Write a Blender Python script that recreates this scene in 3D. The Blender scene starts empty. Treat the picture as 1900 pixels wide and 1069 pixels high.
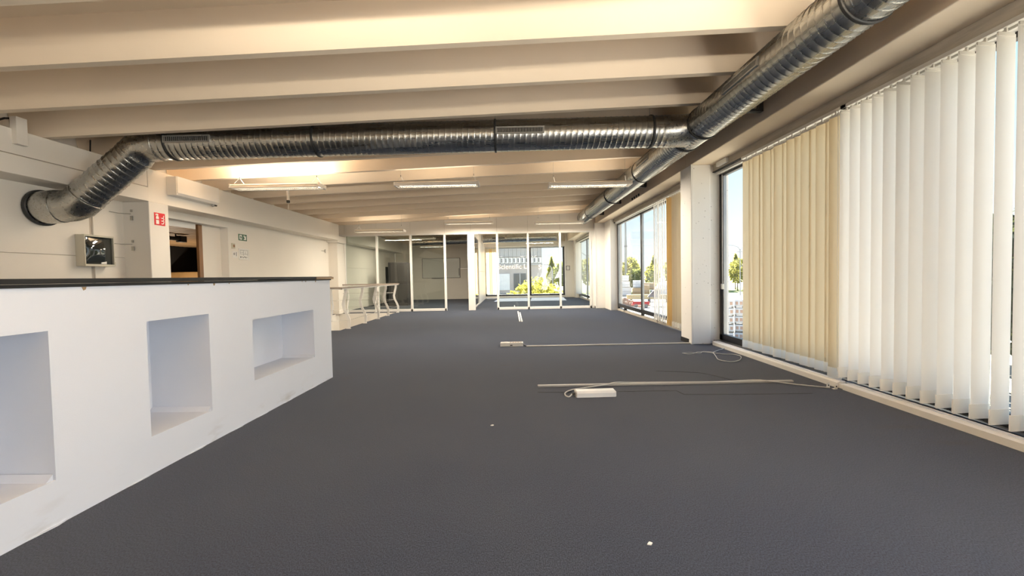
import bpy, bmesh, math, random
from mathutils import Vector, Matrix
random.seed(7)
R = math.radians
S = bpy.context.scene
COL = S.collection
PI = math.pi

# ---------------------------------------------------------------- camera
W, H = 1900, 1069
F = 760.0
cam_d = bpy.data.cameras.new('camera'); cam = bpy.data.objects.new('camera', cam_d); COL.objects.link(cam)
cam_d.sensor_width = 36.0; cam_d.lens = F / W * 36.0; cam_d.clip_end = 2000; cam_d.clip_start = .05
yaw, pitch, roll = 0.00204, 0.03096, 0.019
cy, sy, cp, sp, cr, sr = math.cos(yaw), math.sin(yaw), math.cos(pitch), math.sin(pitch), math.cos(roll), math.sin(roll)
Rc = (Matrix(((cr, sr, 0), (-sr, cr, 0), (0, 0, 1))) @ Matrix(((1, 0, 0), (0, cp, -sp), (0, sp, cp)))
      @ Matrix(((1, 0, 0), (0, 0, -1), (0, 1, 0))) @ Matrix(((cy, -sy, 0), (sy, cy, 0), (0, 0, 1))))
right, down, fwd = Rc[0], Rc[1], Rc[2]
M = Matrix((right, -down, -fwd)).transposed().to_4x4(); M.translation = (0, 0, 1.2)
cam.matrix_world = M
S.camera = cam

# ---------------------------------------------------------------- exposure, sky, sun, large lights
S.view_settings.view_transform = 'Standard'; S.view_settings.look = 'None'
S.view_settings.gamma = 1.0; S.view_settings.use_curve_mapping = False
S.view_settings.exposure = 1.13
S.cycles.max_bounces = 14; S.cycles.diffuse_bounces = 8; S.cycles.glossy_bounces = 5; S.cycles.transparent_max_bounces = 24
S.cycles.transmission_bounces = 8; S.cycles.sample_clamp_indirect = 4.0
S.cycles.use_denoising = True; S.cycles.caustics_reflective = False; S.cycles.caustics_refractive = False
wd = bpy.data.worlds.new('world'); S.world = wd; wd.use_nodes = True
nt = wd.node_tree; bg = nt.nodes['Background']
SUN_EL, SUN_AZ = R(42), R(4)            # azimuth from +Y towards +X
# clear sky: pale towards the horizon, deeper blue overhead
gco = nt.nodes.new('ShaderNodeTexCoord'); gsep = nt.nodes.new('ShaderNodeSeparateXYZ'); nt.links.new(gco.outputs['Generated'], gsep.inputs[0])
grp = nt.nodes.new('ShaderNodeValToRGB'); nt.links.new(gsep.outputs['Z'], grp.inputs[0]); ge = grp.color_ramp.elements
ge[0].position = 0.0; ge[0].color = (.98, 1.0, 1.0, 1); ge[1].position = 1.0; ge[1].color = (.20, .42, .95, 1)
for p_, c_ in ((.06, (.93, 1.0, 1.04)), (.17, (.74, .98, 1.12)), (.33, (.52, .84, 1.15)), (.6, (.32, .60, 1.08))):
    e_ = ge.new(p_); e_.color = (*c_, 1)
nt.links.new(grp.outputs[0], bg.inputs[0]); bg.inputs[1].default_value = 0.62
sd = bpy.data.lights.new('sun', 'SUN'); sun = bpy.data.objects.new('sun', sd); COL.objects.link(sun)
sd.energy = 20.0; sd.angle = R(.6); sd.color = (1, .93, .8)
tosun = Vector((math.sin(SUN_AZ) * math.cos(SUN_EL), math.cos(SUN_AZ) * math.cos(SUN_EL), math.sin(SUN_EL)))
sun.rotation_euler = tosun.to_track_quat('Z', 'Y').to_euler(); sun.location = (0, 60, 60)


def area(name, loc, direction, sx, sy, energy, color=(1, 1, 1)):
    d = bpy.data.lights.new(name, 'AREA'); o = bpy.data.objects.new(name, d); COL.objects.link(o)
    d.shape = 'RECTANGLE'; d.size = sx; d.size_y = sy; d.energy = energy; d.color = color
    o.location = loc; o.rotation_euler = Vector(direction).to_track_quat('-Z', 'Z').to_euler()
    return o


# added area fills standing in for daylight from unseen bays of the right wall
area('rear_bay_fill', (3.42, -4.2, 1.5), (-1, 0.1, .60), 6.4, 2.5, 200, (1.0, .95, .90))
area('near_window_fill', (3.42, .42, 1.45), (-1, 0.1, .50), 1.1, 2.6, 95, (1.0, .96, .92))


# ---------------------------------------------------------------- helpers
class MB:
    def __init__(s): s.v = []; s.f = []; s.smooth = False

    def add(s, vs, fs):
        n = len(s.v); s.v += [tuple(v) for v in vs]; s.f += [tuple(i + n for i in f) for f in fs]; return s

    def box(s, x0, x1, y0, y1, z0, z1, m=None):
        vs = [Vector((x, y, z)) for z in (z0, z1) for y in (y0, y1) for x in (x0, x1)]
        if m is not None: vs = [m @ v for v in vs]
        return s.add(vs, [(0, 2, 3, 1), (4, 5, 7, 6), (0, 1, 5, 4), (2, 6, 7, 3), (0, 4, 6, 2), (1, 3, 7, 5)])

    def bevbox(s, x0, x1, y0, y1, z0, z1, b=.004):
        bm = bmesh.new()
        bmesh.ops.create_cube(bm, size=1)
        for v in bm.verts:
            v.co = Vector(((x0 + x1) / 2 + v.co.x * (x1 - x0), (y0 + y1) / 2 + v.co.y * (y1 - y0), (z0 + z1) / 2 + v.co.z * (z1 - z0)))
        bmesh.ops.bevel(bm, geom=bm.edges[:], offset=b, segments=2, affect='EDGES', profile=.5)
        bm.verts.index_update()
        s.add([v.co.copy() for v in bm.verts], [[v.index for v in f.verts] for f in bm.faces]); bm.free(); return s

    def prism(s, pts, axis, a0, a1):
        """outline pts (2D) extruded along axis 'x','y','z' between a0 and a1"""
        n = len(pts)
        def P(p, a):
            return {'x': (a, p[0], p[1]), 'y': (p[0], a, p[1]), 'z': (p[0], p[1], a)}[axis]
        vs = [P(p, a0) for p in pts] + [P(p, a1) for p in pts]
        fs = [tuple(range(n))[::-1], tuple(range(n, 2 * n))] + [(i, (i + 1) % n, n + (i + 1) % n, n + i) for i in range(n)]
        return s.add(vs, fs)

    def tube(s, path, r, n=8, cap=True):
        path = [Vector(p) for p in path]; rings = []
        up = Vector((0, 0, 1)); prev = None
        for i, p in enumerate(path):
            t = (path[min(i + 1, len(path) - 1)] - path[max(i - 1, 0)]).normalized()
            if prev is None:
                u = t.cross(up if abs(t.z) < .95 else Vector((1, 0, 0))).normalized()
            else:
                u = (prev - t * prev.dot(t)).normalized()
            prev = u; w = t.cross(u)
            rr = r[i] if isinstance(r, (list, tuple)) else r
            rings.append([p + (u * math.cos(2 * PI * k / n) + w * math.sin(2 * PI * k / n)) * rr for k in range(n)])
        vs = [v for g in rings for v in g]; fs = []
        for i in range(len(rings) - 1):
            for k in range(n):
                a = i * n + k; b = i * n + (k + 1) % n
                fs.append((a, b, b + n, a + n))
        if cap: fs += [tuple(range(n))[::-1], tuple(range(len(vs) - n, len(vs)))]
        return s.add(vs, fs)

    def build(s, name, mat, parent=None, loc=None, smooth=False, kind=None):
        me = bpy.data.meshes.new(name); me.from_pydata(s.v, [], s.f); me.update()
        bm = bmesh.new(); bm.from_mesh(me); bmesh.ops.recalc_face_normals(bm, faces=bm.faces[:]); bm.to_mesh(me); bm.free()
        if smooth:
            for p in me.polygons: p.use_smooth = True
        o = bpy.data.objects.new(name, me); COL.objects.link(o)
        for m in (mat if isinstance(mat, (list, tuple)) else [mat]): me.materials.append(m)
        if parent is not None: o.parent = parent
        if loc is not None: o.location = loc
        if kind: o['kind'] = kind
        return o


def tag(o, label=None, cat=None, group=None, kind=None):
    if label: o['label'] = label
    if cat: o['category'] = cat
    if group: o['group'] = group
    if kind: o['kind'] = kind
    return o


def thing(name, label, cat, loc=(0, 0, 0), rz=0, group=None):
    o = bpy.data.objects.new(name, None); COL.objects.link(o); o.location = loc; o.rotation_euler = (0, 0, rz)
    o.empty_display_size = .1
    return tag(o, label, cat, group)


def structure(name, loc=(0, 0, 0)):
    o = bpy.data.objects.new(name, None); COL.objects.link(o); o.location = loc; o['kind'] = 'structure'; return o


def struct(name, mb, mat, label=None):
    o = mb.build(name, mat); o['kind'] = 'structure'
    if label: o['label'] = label
    return o


def B(x0, x1, y0, y1, z0, z1): return MB().box(x0, x1, y0, y1, z0, z1)
def BB(x0, x1, y0, y1, z0, z1, b=.004): return MB().bevbox(x0, x1, y0, y1, z0, z1, b)


def copy_tree(o, parent=None):
    c = o.copy(); COL.objects.link(c); c.parent = parent
    for ch in list(o.children): copy_tree(ch, c)
    return c


def text(name, body, size, mat, parent, loc, rot, extrude=.001):
    cu = bpy.data.curves.new(name, 'FONT'); cu.body = body; cu.size = size; cu.extrude = extrude
    cu.align_x = 'CENTER'; cu.align_y = 'CENTER'
    tmp = bpy.data.objects.new(name, cu); COL.objects.link(tmp); bpy.context.view_layer.update()
    me = bpy.data.meshes.new_from_object(tmp.evaluated_get(bpy.context.evaluated_depsgraph_get()))
    bpy.data.objects.remove(tmp); bpy.data.curves.remove(cu); me.name = name; me.materials.clear(); me.materials.append(mat)
    o = bpy.data.objects.new(name, me); COL.objects.link(o)
    o.parent = parent; o.location = loc; o.rotation_euler = rot
    return o


# ---------------------------------------------------------------- materials
def principled(name, color, rough=.6, metal=0.0, var=0.0, scale=4.0, bump=0.0, bscale=60.0, spec=.5, stretch=None):
    m = bpy.data.materials.new(name); m.use_nodes = True; nt = m.node_tree; p = nt.nodes['Principled BSDF']
    p.inputs['Roughness'].default_value = rough; p.inputs['Metallic'].default_value = metal
    p.inputs['Specular IOR Level'].default_value = spec
    c = (*color, 1)
    p.inputs['Base Color'].default_value = c
    tc = nt.nodes.new('ShaderNodeTexCoord'); src = tc.outputs['Object']
    if stretch:
        mp = nt.nodes.new('ShaderNodeMapping'); mp.inputs['Scale'].default_value = stretch
        nt.links.new(src, mp.inputs[0]); src = mp.outputs[0]
    if var:
        n = nt.nodes.new('ShaderNodeTexNoise'); n.inputs['Scale'].default_value = scale; n.inputs['Detail'].default_value = 5
        r = nt.nodes.new('ShaderNodeValToRGB')
        r.color_ramp.elements[0].position = .3; r.color_ramp.elements[1].position = .7
        r.color_ramp.elements[0].color = tuple(x * (1 - var) for x in color) + (1,)
        r.color_ramp.elements[1].color = tuple(min(1, x * (1 + var)) for x in color) + (1,)
        nt.links.new(src, n.inputs['Vector']); nt.links.new(n.outputs[0], r.inputs[0]); nt.links.new(r.outputs[0], p.inputs['Base Color'])
    if bump:
        n = nt.nodes.new('ShaderNodeTexNoise'); n.inputs['Scale'].default_value = bscale; n.inputs['Detail'].default_value = 4
        b = nt.nodes.new('ShaderNodeBump'); b.inputs['Strength'].default_value = bump; b.inputs['Distance'].default_value = .01
        nt.links.new(src, n.inputs['Vector']); nt.links.new(n.outputs[0], b.inputs['Height']); nt.links.new(b.outputs[0], p.inputs['Normal'])
    return m


def glass_mat(name, tint=(1, 1, 1), base=.05, strength=.85):
    m = bpy.data.materials.new(name); m.use_nodes = True; nt = m.node_tree; nt.nodes.clear()
    out = nt.nodes.new('ShaderNodeOutputMaterial'); mix = nt.nodes.new('ShaderNodeMixShader')
    tr = nt.nodes.new('ShaderNodeBsdfTransparent'); gl = nt.nodes.new('ShaderNodeBsdfGlossy')
    tr.inputs[0].default_value = (*tint, 1); gl.inputs['Roughness'].default_value = 0.0
    lw = nt.nodes.new('ShaderNodeLayerWeight'); lw.inputs[0].default_value = .5
    pw = nt.nodes.new('ShaderNodeMath'); pw.operation = 'POWER'; pw.inputs[1].default_value = 5
    ma = nt.nodes.new('ShaderNodeMath'); ma.operation = 'MULTIPLY_ADD'; ma.inputs[1].default_value = strength; ma.inputs[2].default_value = base
    nt.links.new(lw.outputs['Facing'], pw.inputs[0]); nt.links.new(pw.outputs[0], ma.inputs[0]); nt.links.new(ma.outputs[0], mix.inputs[0])
    nt.links.new(tr.outputs[0], mix.inputs[1]); nt.links.new(gl.outputs[0], mix.inputs[2]); nt.links.new(mix.outputs[0], out.inputs[0])
    return m


def fabric_mat(name, color, trans, fac=.65):
    m = bpy.data.materials.new(name); m.use_nodes = True; nt = m.node_tree; nt.nodes.clear()
    out = nt.nodes.new('ShaderNodeOutputMaterial'); mix = nt.nodes.new('ShaderNodeMixShader'); mix.inputs[0].default_value = fac
    d = nt.nodes.new('ShaderNodeBsdfDiffuse'); t = nt.nodes.new('ShaderNodeBsdfTranslucent')
    d.inputs[0].default_value = (*color, 1); t.inputs[0].default_value = (*trans, 1)
    n = nt.nodes.new('ShaderNodeTexNoise'); n.inputs['Scale'].default_value = 350; b = nt.nodes.new('ShaderNodeBump'); b.inputs['Strength'].default_value = .12
    nt.links.new(n.outputs[0], b.inputs['Height']); nt.links.new(b.outputs[0], d.inputs['Normal'])
    nt.links.new(d.outputs[0], mix.inputs[1]); nt.links.new(t.outputs[0], mix.inputs[2]); nt.links.new(mix.outputs[0], out.inputs[0])
    return m


def emit(name, color, strength):
    m = bpy.data.materials.new(name); m.use_nodes = True; p = m.node_tree.nodes['Principled BSDF']
    p.inputs['Base Color'].default_value = (*color, 1); p.inputs['Emission Color'].default_value = (*color, 1)
    p.inputs['Emission Strength'].default_value = strength; return m


def carpet_mat():
    m = bpy.data.materials.new('carpet'); m.use_nodes = True; nt = m.node_tree; p = nt.nodes['Principled BSDF']
    p.inputs['Roughness'].default_value = 1; p.inputs['Specular IOR Level'].default_value = .12
    try:
        p.inputs['Sheen Weight'].default_value = .12; p.inputs['Sheen Roughness'].default_value = .5
    except Exception: pass
    N = nt.nodes.new; L = nt.links.new
    tc = N('ShaderNodeTexCoord')
    fine = N('ShaderNodeTexNoise'); fine.inputs['Scale'].default_value = 210; fine.inputs['Detail'].default_value = 3; fine.inputs['Roughness'].default_value = .8
    mp = N('ShaderNodeMapping'); mp.inputs['Scale'].default_value = (1.0, .55, 1); L(tc.outputs['Object'], mp.inputs[0]); L(mp.outputs[0], fine.inputs['Vector'])
    r = N('ShaderNodeValToRGB'); e = r.color_ramp.elements
    e[0].position = .32; e[0].color = (.003, .006, .015, 1); e[1].position = .70; e[1].color = (.057, .073, .114, 1)
    L(fine.outputs[0], r.inputs[0])
    big = N('ShaderNodeTexNoise'); big.inputs['Scale'].default_value = .9; big.inputs['Detail'].default_value = 6; L(tc.outputs['Object'], big.inputs['Vector'])
    br = N('ShaderNodeValToRGB'); br.color_ramp.elements[0].position = .35; br.color_ramp.elements[0].color = (.86, .87, .92, 1)
    br.color_ramp.elements[1].position = .68; br.color_ramp.elements[1].color = (1.05, 1.03, 1.0, 1); L(big.outputs[0], br.inputs[0])
    mx = N('ShaderNodeMix'); mx.data_type = 'RGBA'; mx.blend_type = 'MULTIPLY'; mx.inputs[0].default_value = 1
    L(r.outputs[0], mx.inputs[6]); L(br.outputs[0], mx.inputs[7]); cur = mx.outputs[2]
    # a few trodden-in stains
    for (x, y, rx, ry, k) in ((-.10, 5.44, .13, .05, .5), (.14, 5.47, .12, .05, .4), (2.95, 3.05, .3, .07, .35), (3.0, 2.75, .18, .06, .35), (-2.0, 4.9, .1, .2, .3)):
        s = N('ShaderNodeMapping'); s.inputs['Location'].default_value = (-x / rx, -y / ry, 0); s.inputs['Scale'].default_value = (1 / rx, 1 / ry, 1)
        L(tc.outputs['Object'], s.inputs[0])
        g = N('ShaderNodeTexGradient'); g.gradient_type = 'SPHERICAL'; L(s.outputs[0], g.inputs[0])
        mm = N('ShaderNodeMath'); mm.operation = 'MULTIPLY'; mm.inputs[1].default_value = k; L(g.outputs['Fac'], mm.inputs[0])
        q = N('ShaderNodeMix'); q.data_type = 'RGBA'; L(mm.outputs[0], q.inputs[0]); L(cur, q.inputs[6]); q.inputs[7].default_value = (.03, .022, .018, 1)
        cur = q.outputs[2]
    L(cur, p.inputs['Base Color'])
    b = N('ShaderNodeBump'); b.inputs['Strength'].default_value = .5; b.inputs['Distance'].default_value = .006
    L(fine.outputs[0], b.inputs['Height']); L(b.outputs[0], p.inputs['Normal'])
    return m


def counter_mat():
    m = principled('counter_plaster', (.67, .70, .765), .75, var=.02, scale=1.2, bump=.05, bscale=180)
    nt = m.node_tree; p = nt.nodes['Principled BSDF']; N = nt.nodes.new; L = nt.links.new
    old = p.inputs['Base Color'].links[0].from_socket
    tc = N('ShaderNodeTexCoord'); sep = N('ShaderNodeSeparateXYZ'); L(tc.outputs['Object'], sep.inputs[0])
    low = N('ShaderNodeMapRange'); low.inputs[1].default_value = .16; low.inputs[2].default_value = .01; L(sep.outputs['Z'], low.inputs[0])
    n = N('ShaderNodeTexNoise'); n.inputs['Scale'].default_value = 3.5; n.inputs['Detail'].default_value = 7
    mp = N('ShaderNodeMapping'); mp.inputs['Scale'].default_value = (1, 1, 3); L(tc.outputs['Object'], mp.inputs[0]); L(mp.outputs[0], n.inputs['Vector'])
    rp = N('ShaderNodeMapRange'); rp.inputs[1].default_value = .56; rp.inputs[2].default_value = .8; L(n.outputs[0], rp.inputs[0])
    mu = N('ShaderNodeMath'); mu.operation = 'MULTIPLY'; L(low.outputs[0], mu.inputs[0]); L(rp.outputs[0], mu.inputs[1])
    mx = N('ShaderNodeMix'); mx.data_type = 'RGBA'; L(mu.outputs[0], mx.inputs[0]); L(old, mx.inputs[6]); mx.inputs[7].default_value = (.42, .40, .38, 1)
    L(mx.outputs[2], p.inputs['Base Color'])
    return m


def concrete_speckle():
    m = principled('speckled_paint', (.88, .86, .83), .6, bump=.08, bscale=40)
    nt = m.node_tree; p = nt.nodes['Principled BSDF']; N = nt.nodes.new; L = nt.links.new
    tc = N('ShaderNodeTexCoord'); v = N('ShaderNodeTexVoronoi'); v.inputs['Scale'].default_value = 11; L(tc.outputs['Object'], v.inputs['Vector'])
    r = N('ShaderNodeValToRGB'); r.color_ramp.elements[0].position = .05; r.color_ramp.elements[0].color = (.3, .28, .25, 1)
    r.color_ramp.elements[1].position = .09; r.color_ramp.elements[1].color = (.88, .86, .83, 1)
    L(v.outputs['Distance'], r.inputs[0]); L(r.outputs[0], p.inputs['Base Color']); return m


def galvanised():
    m = principled('galvanised_steel', (.46, .46, .435), .3, 1.0, var=.03, scale=3)
    nt = m.node_tree; p = nt.nodes['Principled BSDF']
    n = nt.nodes.new('ShaderNodeTexNoise'); n.inputs['Scale'].default_value = 18
    r = nt.nodes.new('ShaderNodeMapRange'); r.inputs[3].default_value = .2; r.inputs[4].default_value = .38
    nt.links.new(n.outputs[0], r.inputs[0]); nt.links.new(r.outputs[0], p.inputs['Roughness']); return m


CARPET = carpet_mat()
CEIL = principled('ceiling_paint', (.84, .715, .56), .8, var=.03, scale=1.0, bump=.05, bscale=30)
WALL = principled('wall_paint', (.83, .785, .715), .75, var=.025, scale=.8, bump=.04, bscale=120)
WALLC = principled('cool_wall_paint', (.80, .77, .72), .75, var=.02, scale=1)
JOINT = principled('joint_shadow_gap', (.50, .45, .39), .9, var=.05)
COUNTER = counter_mat()
SPECK = concrete_speckle()
ROUGHC = principled('unpainted_lintel_concrete', (.52, .47, .40), .9, var=.18, scale=9, bump=.3, bscale=25, stretch=(1, .3, 2))
GALV = galvanised()
COLLAR = principled('dark_duct_collar', (.05, .05, .05), .5, .6, var=.1)
GRILL = principled('grille_grey', (.42, .42, .40), .4, .7, var=.08)
BLACK = principled('black_void', (.012, .012, .013), .6, var=.1)
WMETAL = principled('white_lacquered_metal', (.82, .80, .76), .4, var=.02)
LWHITE = principled('lamp_white', (.78, .73, .66), .45, var=.02)
ALU = principled('anodised_window_frame', (.028, .028, .030), .38, .3, var=.15, scale=9)
SILL = principled('grey_metal_sill', (.36, .37, .38), .35, .6, var=.08)
TRUNK = principled('white_plastic_trunking', (.78, .76, .72), .4, var=.03, scale=6)
GREYPL = principled('grey_floor_trunking', (.33, .33, .33), .45, var=.06, scale=8)
STRIPW = principled('white_power_strip_plastic', (.72, .75, .78), .35, var=.03)
STRIPG = principled('aged_grey_plastic', (.44, .43, .41), .5, var=.06)
CABLE = principled('grey_cable_sheath', (.50, .50, .50), .5, var=.05)
TOPBLK = principled('black_worktop', (.014, .015, .016), .5, var=.2, scale=9, spec=.25)
TOPBRN = principled('worn_wood_edge', (.30, .20, .11), .6, var=.3, scale=14, stretch=(1, .3, 3))
WOOD = principled('slat_wood', (.50, .34, .19), .55, var=.2, scale=10, stretch=(.4, 3, 3))
WOODD = principled('brown_wood_edge', (.24, .12, .05), .5, var=.2, scale=8, stretch=(3, 3, .4))
BOARD = principled('brown_board', (.22, .13, .05), .6, var=.15, scale=3)
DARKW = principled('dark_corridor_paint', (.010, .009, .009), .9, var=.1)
RAILTOP = principled('handrail_wood', (.34, .28, .23), .5, var=.12, scale=8, stretch=(.5, .5, 3))
STEEL = principled('stainless_cable', (.50, .48, .44), .35, .8, var=.05)
RED = principled('sign_red', (.62, .02, .03), .5, var=.03)
GREEN = principled('sign_green', (.01, .10, .04), .5, var=.03)
PWHITE = principled('print_white', (.82, .81, .78), .6, var=.01)
INK = principled('print_ink', (.05, .05, .055), .7, var=.02)
BOXW = principled('aged_box_plastic', (.60, .57, .47), .5, var=.03)
MIRR = principled('dark_glossy_front', (.015, .02, .02), .03, 0, var=.05, spec=1.0)
GLASS = glass_mat('window_glass', (.96, .98, .98), .03, .7)
PGLASS = glass_mat('partition_glass', (.95, .97, .955), .035, .8)
TGLASS = glass_mat('tinted_partition_glass', (.90, .93, .90), .05, .8)
SLATA = fabric_mat('blind_fabric_backlit', (.74, .68, .57), (.86, .785, .65), .72)  # backlit tone of the closed slats put into the fabric colour
SLATB = fabric_mat('blind_fabric_white', (.94, .93, .92), (.99, .98, .96), .74)
SLATO = fabric_mat('blind_fabric_sunlit', (.74, .60, .36), (.90, .72, .42))  # ochre is sun glow through the cloth, put into the colour
HEM = fabric_mat('blind_hem', (.92, .90, .86), (.97, .95, .90), .75)
CABG = principled('grey_cabinet', (.075, .068, .07), .45, var=.05)
BOARDW = principled('whiteboard', (.74, .74, .70), .15, var=.01)
TUBE = emit('fluorescent_tube', (1, .93, .80), 5.0)
LOUV = principled('lamp_louvre', (.80, .76, .68), .25, .3, var=.03)

# ---------------------------------------------------------------- setting
def zc(x): return 3.20 + .034 * x      # underside of the ceiling ribs
XL, XR, YB, YF = -6.1, 3.5, -8.0, 21.7
OX0, OX1, OY0, OY1 = -5.95, -3.98, 9.46, 14.06    # stair opening
f = MB()
f.box(-6.3, 3.62, YB, OY0, -.3, 0).box(-6.3, 3.62, OY1, YF + .1, -.3, 0).box(OX1, 3.62, OY0, OY1, -.3, 0).box(-6.3, OX0, OY0, OY1, -.3, 0)
floor = struct('floor', f, CARPET)
SEAM = principled('carpet_cut', (.012, .011, .011), 1, var=.1)
def seam(pts, w=.006):
    m = MB()
    for a, b in zip(pts[:-1], pts[1:]):
        a = Vector((*a, 0)); b = Vector((*b, 0)); d = (b - a).normalized(); n = Vector((-d.y, d.x, 0)) * w / 2
        m.add([a - n, b - n, b + n, a + n, *(q + Vector((0, 0, .0015)) for q in (a - n, b - n, b + n, a + n))],
              [(0, 3, 2, 1), (4, 5, 6, 7), (0, 1, 5, 4), (1, 2, 6, 5), (2, 3, 7, 6), (3, 0, 4, 7)])
    return m.build('carpet_seam', SEAM, floor)
seam([(.25, 4.152), (.4, 4.14), (.6, 4.13)], .010); seam([(1.06, 4.118), (1.4, 4.115), (1.655, 4.113), (1.675, 3.98), (2.2, 3.945), (2.9, 3.93)], .007)
seam([(1.75, 4.955), (2.0, 4.90), (2.23, 4.823), (2.33, 4.66), (2.42, 4.48)], .008)
# stair well below the opening
w = MB().box(OX0, OX1, OY0, OY0 + .02, -3.2, -.0).box(OX0, OX1, OY1 - .02, OY1, -3.2, -.008).box(OX1 - .02, OX1, OY0 + .02, OY1 - .02, -3.2, -.004).box(OX0, OX0 + .02, OY0 + .02, OY1 - .02, -3.2, -.008)
struct('wall_stairwell', w, WALLC)
struct('floor_lower', B(OX0, OX1, OY0, OY1, -3.3, -3.2), CARPET)

# ceiling slab with ribs
sl = MB(); xa, xb = -6.3, 3.6
sl.prism([(xa, zc(xa) + .36), (xb, zc(xb) + .36), (xb, zc(xb) + .62), (xa, zc(xa) + .62)], 'y', YB - .2, YF + .3)
ceil = struct('ceiling', sl, CEIL)
rib_y = [-7.6, -6.8, -6.0, -5.2, -4.4, -3.6, -2.8, -2.0, -1.2, -.4, .4, 1.2, 1.98, 2.76, 3.55, 4.334, 5.113, 5.88, 6.63, 7.385, 8.222, 9.054, 9.83, 10.69, 11.5, 12.33, 13.15, 13.9, 14.75, 15.65, 16.55, 17.45, 18.35, 19.9, 20.8]
RIBW = .075
def rib(y):
    vs = []
    for x in (-6.08, 2.99):
        z = zc(x)
        vs += [(x, y, z), (x, y + RIBW, z), (x, y + RIBW + .05, z + .40), (x, y - .075, z + .40)]
    # chamfered lower arrises
    m = MB().add(vs, [(0, 1, 2, 3), (4, 7, 6, 5), (0, 4, 5, 1), (1, 5, 6, 2), (2, 6, 7, 3), (3, 7, 4, 0)])
    return m.build('rib', CEIL, ceil)
for y in rib_y: rib(y)

# left wall: backing, panels with recessed joints, doorway
wl = structure('wall_left')
DY0, DY1, DZ = 7.23, 8.91, 2.355
B(-6.32, -6.12, YB, DY0, 0, 3.6).build('backing', JOINT, wl)
B(-6.32, -6.12, DY1, YF, 0, 3.6).build('backing', JOINT, wl)
B(-6.32, -6.12, DY0, DY1, DZ, 3.6).build('backing', JOINT, wl)
def wpanel(y0, y1, z0, z1): return BB(-6.13, -6.1, y0, y1, z0, z1, .003).build('panel', WALL, wl)
for (y0, y1) in ((YB, -1.0), (-.95, 5.982), (6.037, 6.52), (14.66, 18.3), (18.33, YF)):
    wpanel(y0, y1, 0, 1.591); wpanel(y0, y1, 1.597, 3.5)
wpanel(6.88, DY0, 0, 3.5); wpanel(DY1, 13.75, 0, 3.5); wpanel(DY0, DY1, DZ, 3.5); wpanel(13.76, 14.65, 0, 3.5)
# door reveal
m = MB().box(-6.32, -6.098, DY1 - .012, DY1 + .002, 0, DZ).box(-6.32, -6.098, DY0 - .002, DY0 + .012, 0, DZ).box(-6.32, -6.098, DY0, DY1, DZ - .012, DZ + .002)
m.build('door_reveal', WALLC, wl)
d1 = structure('door_1')
BB(-6.30, -6.26, 8.37, DY1 - .014, 0.0, DZ - .015, .004).build('door_panel', WALL, d1)
BB(-6.31, -6.255, 8.27, 8.37, 0.0, DZ - .015, .004).build('door_edge', WOODD, d1)
BB(-6.30, -6.27, DY0 + .014, 8.22, DZ - .115, DZ - .014, .004).build('header_strip', WMETAL, d1)
# room beyond the door
cx0, cx1, cyy0, cyy1 = -10.2, -6.33, 6.7, 15.2
struct('floor_corridor', B(cx0 - .1, cx1, cyy0, cyy1, -.3, 0), BOARD)
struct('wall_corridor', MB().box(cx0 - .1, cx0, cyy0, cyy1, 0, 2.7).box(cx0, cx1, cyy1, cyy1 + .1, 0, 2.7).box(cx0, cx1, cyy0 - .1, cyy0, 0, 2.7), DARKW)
cc = structure('ceiling_corridor')
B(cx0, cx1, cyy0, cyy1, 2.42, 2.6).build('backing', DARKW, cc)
s0 = B(cx0, cx1, -.05, .05, 2.28, 2.37).build('slat', WOOD, cc); s0.location = (0, cyy0 + .07, 0)
k = 1
while cyy0 + .07 + k * .165 < cyy1 - .05:
    c = s0.copy(); COL.objects.link(c); c.location = (0, cyy0 + .07 + k * .165, 0); k += 1
tag(BB(-10.15, -7.1, 12.1, 12.5, 0, 1.48, .01).build('serving_counter', BOARD), 'low brown board counter in the dark room beyond the sliding door', 'counter')
sp = thing('track_spotlight', 'black spotlight bar hanging under the wooden slat ceiling beyond the door', 'spotlight', (-7.6, 9.15, 2.28))
MB().tube([(0, -.35, -.10), (0, .42, -.10)], .045, 10).build('bar', BLACK, sp)
BB(-.06, .06, .28, .46, -.17, -.03, .008).build('lamp_head', BLACK, sp)
BB(-.05, .05, -.36, -.2, -.15, -.04, .008).build('lamp_head', BLACK, sp)
B(-.01, .01, -.2, -.18, -.09, 0).build('bracket', BLACK, sp); B(-.01, .01, .2, .22, -.09, 0).build('bracket', BLACK, sp)
pl = bpy.data.lights.new('corridor_fill', 'POINT'); po = bpy.data.objects.new('corridor_fill', pl); COL.objects.link(po)
pl.energy = 55; pl.color = (1, .82, .6); pl.shadow_soft_size = .05; po.location = (-9.3, 11.2, 0.7)  # added low fill that lifts the slats, apart from the spotlight bar

# left beam
bl = structure('beam_left')
BT = 2.998
BB(-6.12, -5.68, YB, 6.515, 2.475, 2.695, .006).build('lower_course', WALL, bl)
BB(-6.12, -5.70, YB, 6.515, 2.71, BT, .006).build('upper_course', WALL, bl)
B(-6.1, -5.73, YB, 6.52, 2.68, 2.72).build('groove', JOINT, bl)
BB(-6.12, -5.70, 6.525, 13.70, 2.475, BT, .006).build('beam_segment', WALL, bl)
BB(-6.12, -5.70, 14.45, YF, 2.475, BT, .006).build('beam_segment', WALL, bl)
BB(-6.12, -5.72, 13.66, 14.34, 2.40, 2.62, .004).build('bearing_block', WALL, bl)
BB(-5.72, -5.64, 4.77, 4.88, 2.82, 3.135, .004).build('cover_block', WALL, bl)
# left column
BB(-6.12, -5.69, 6.51, 6.885, 0, 2.476, .012).build('column_left', WALLC)['kind'] = 'structure'
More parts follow.
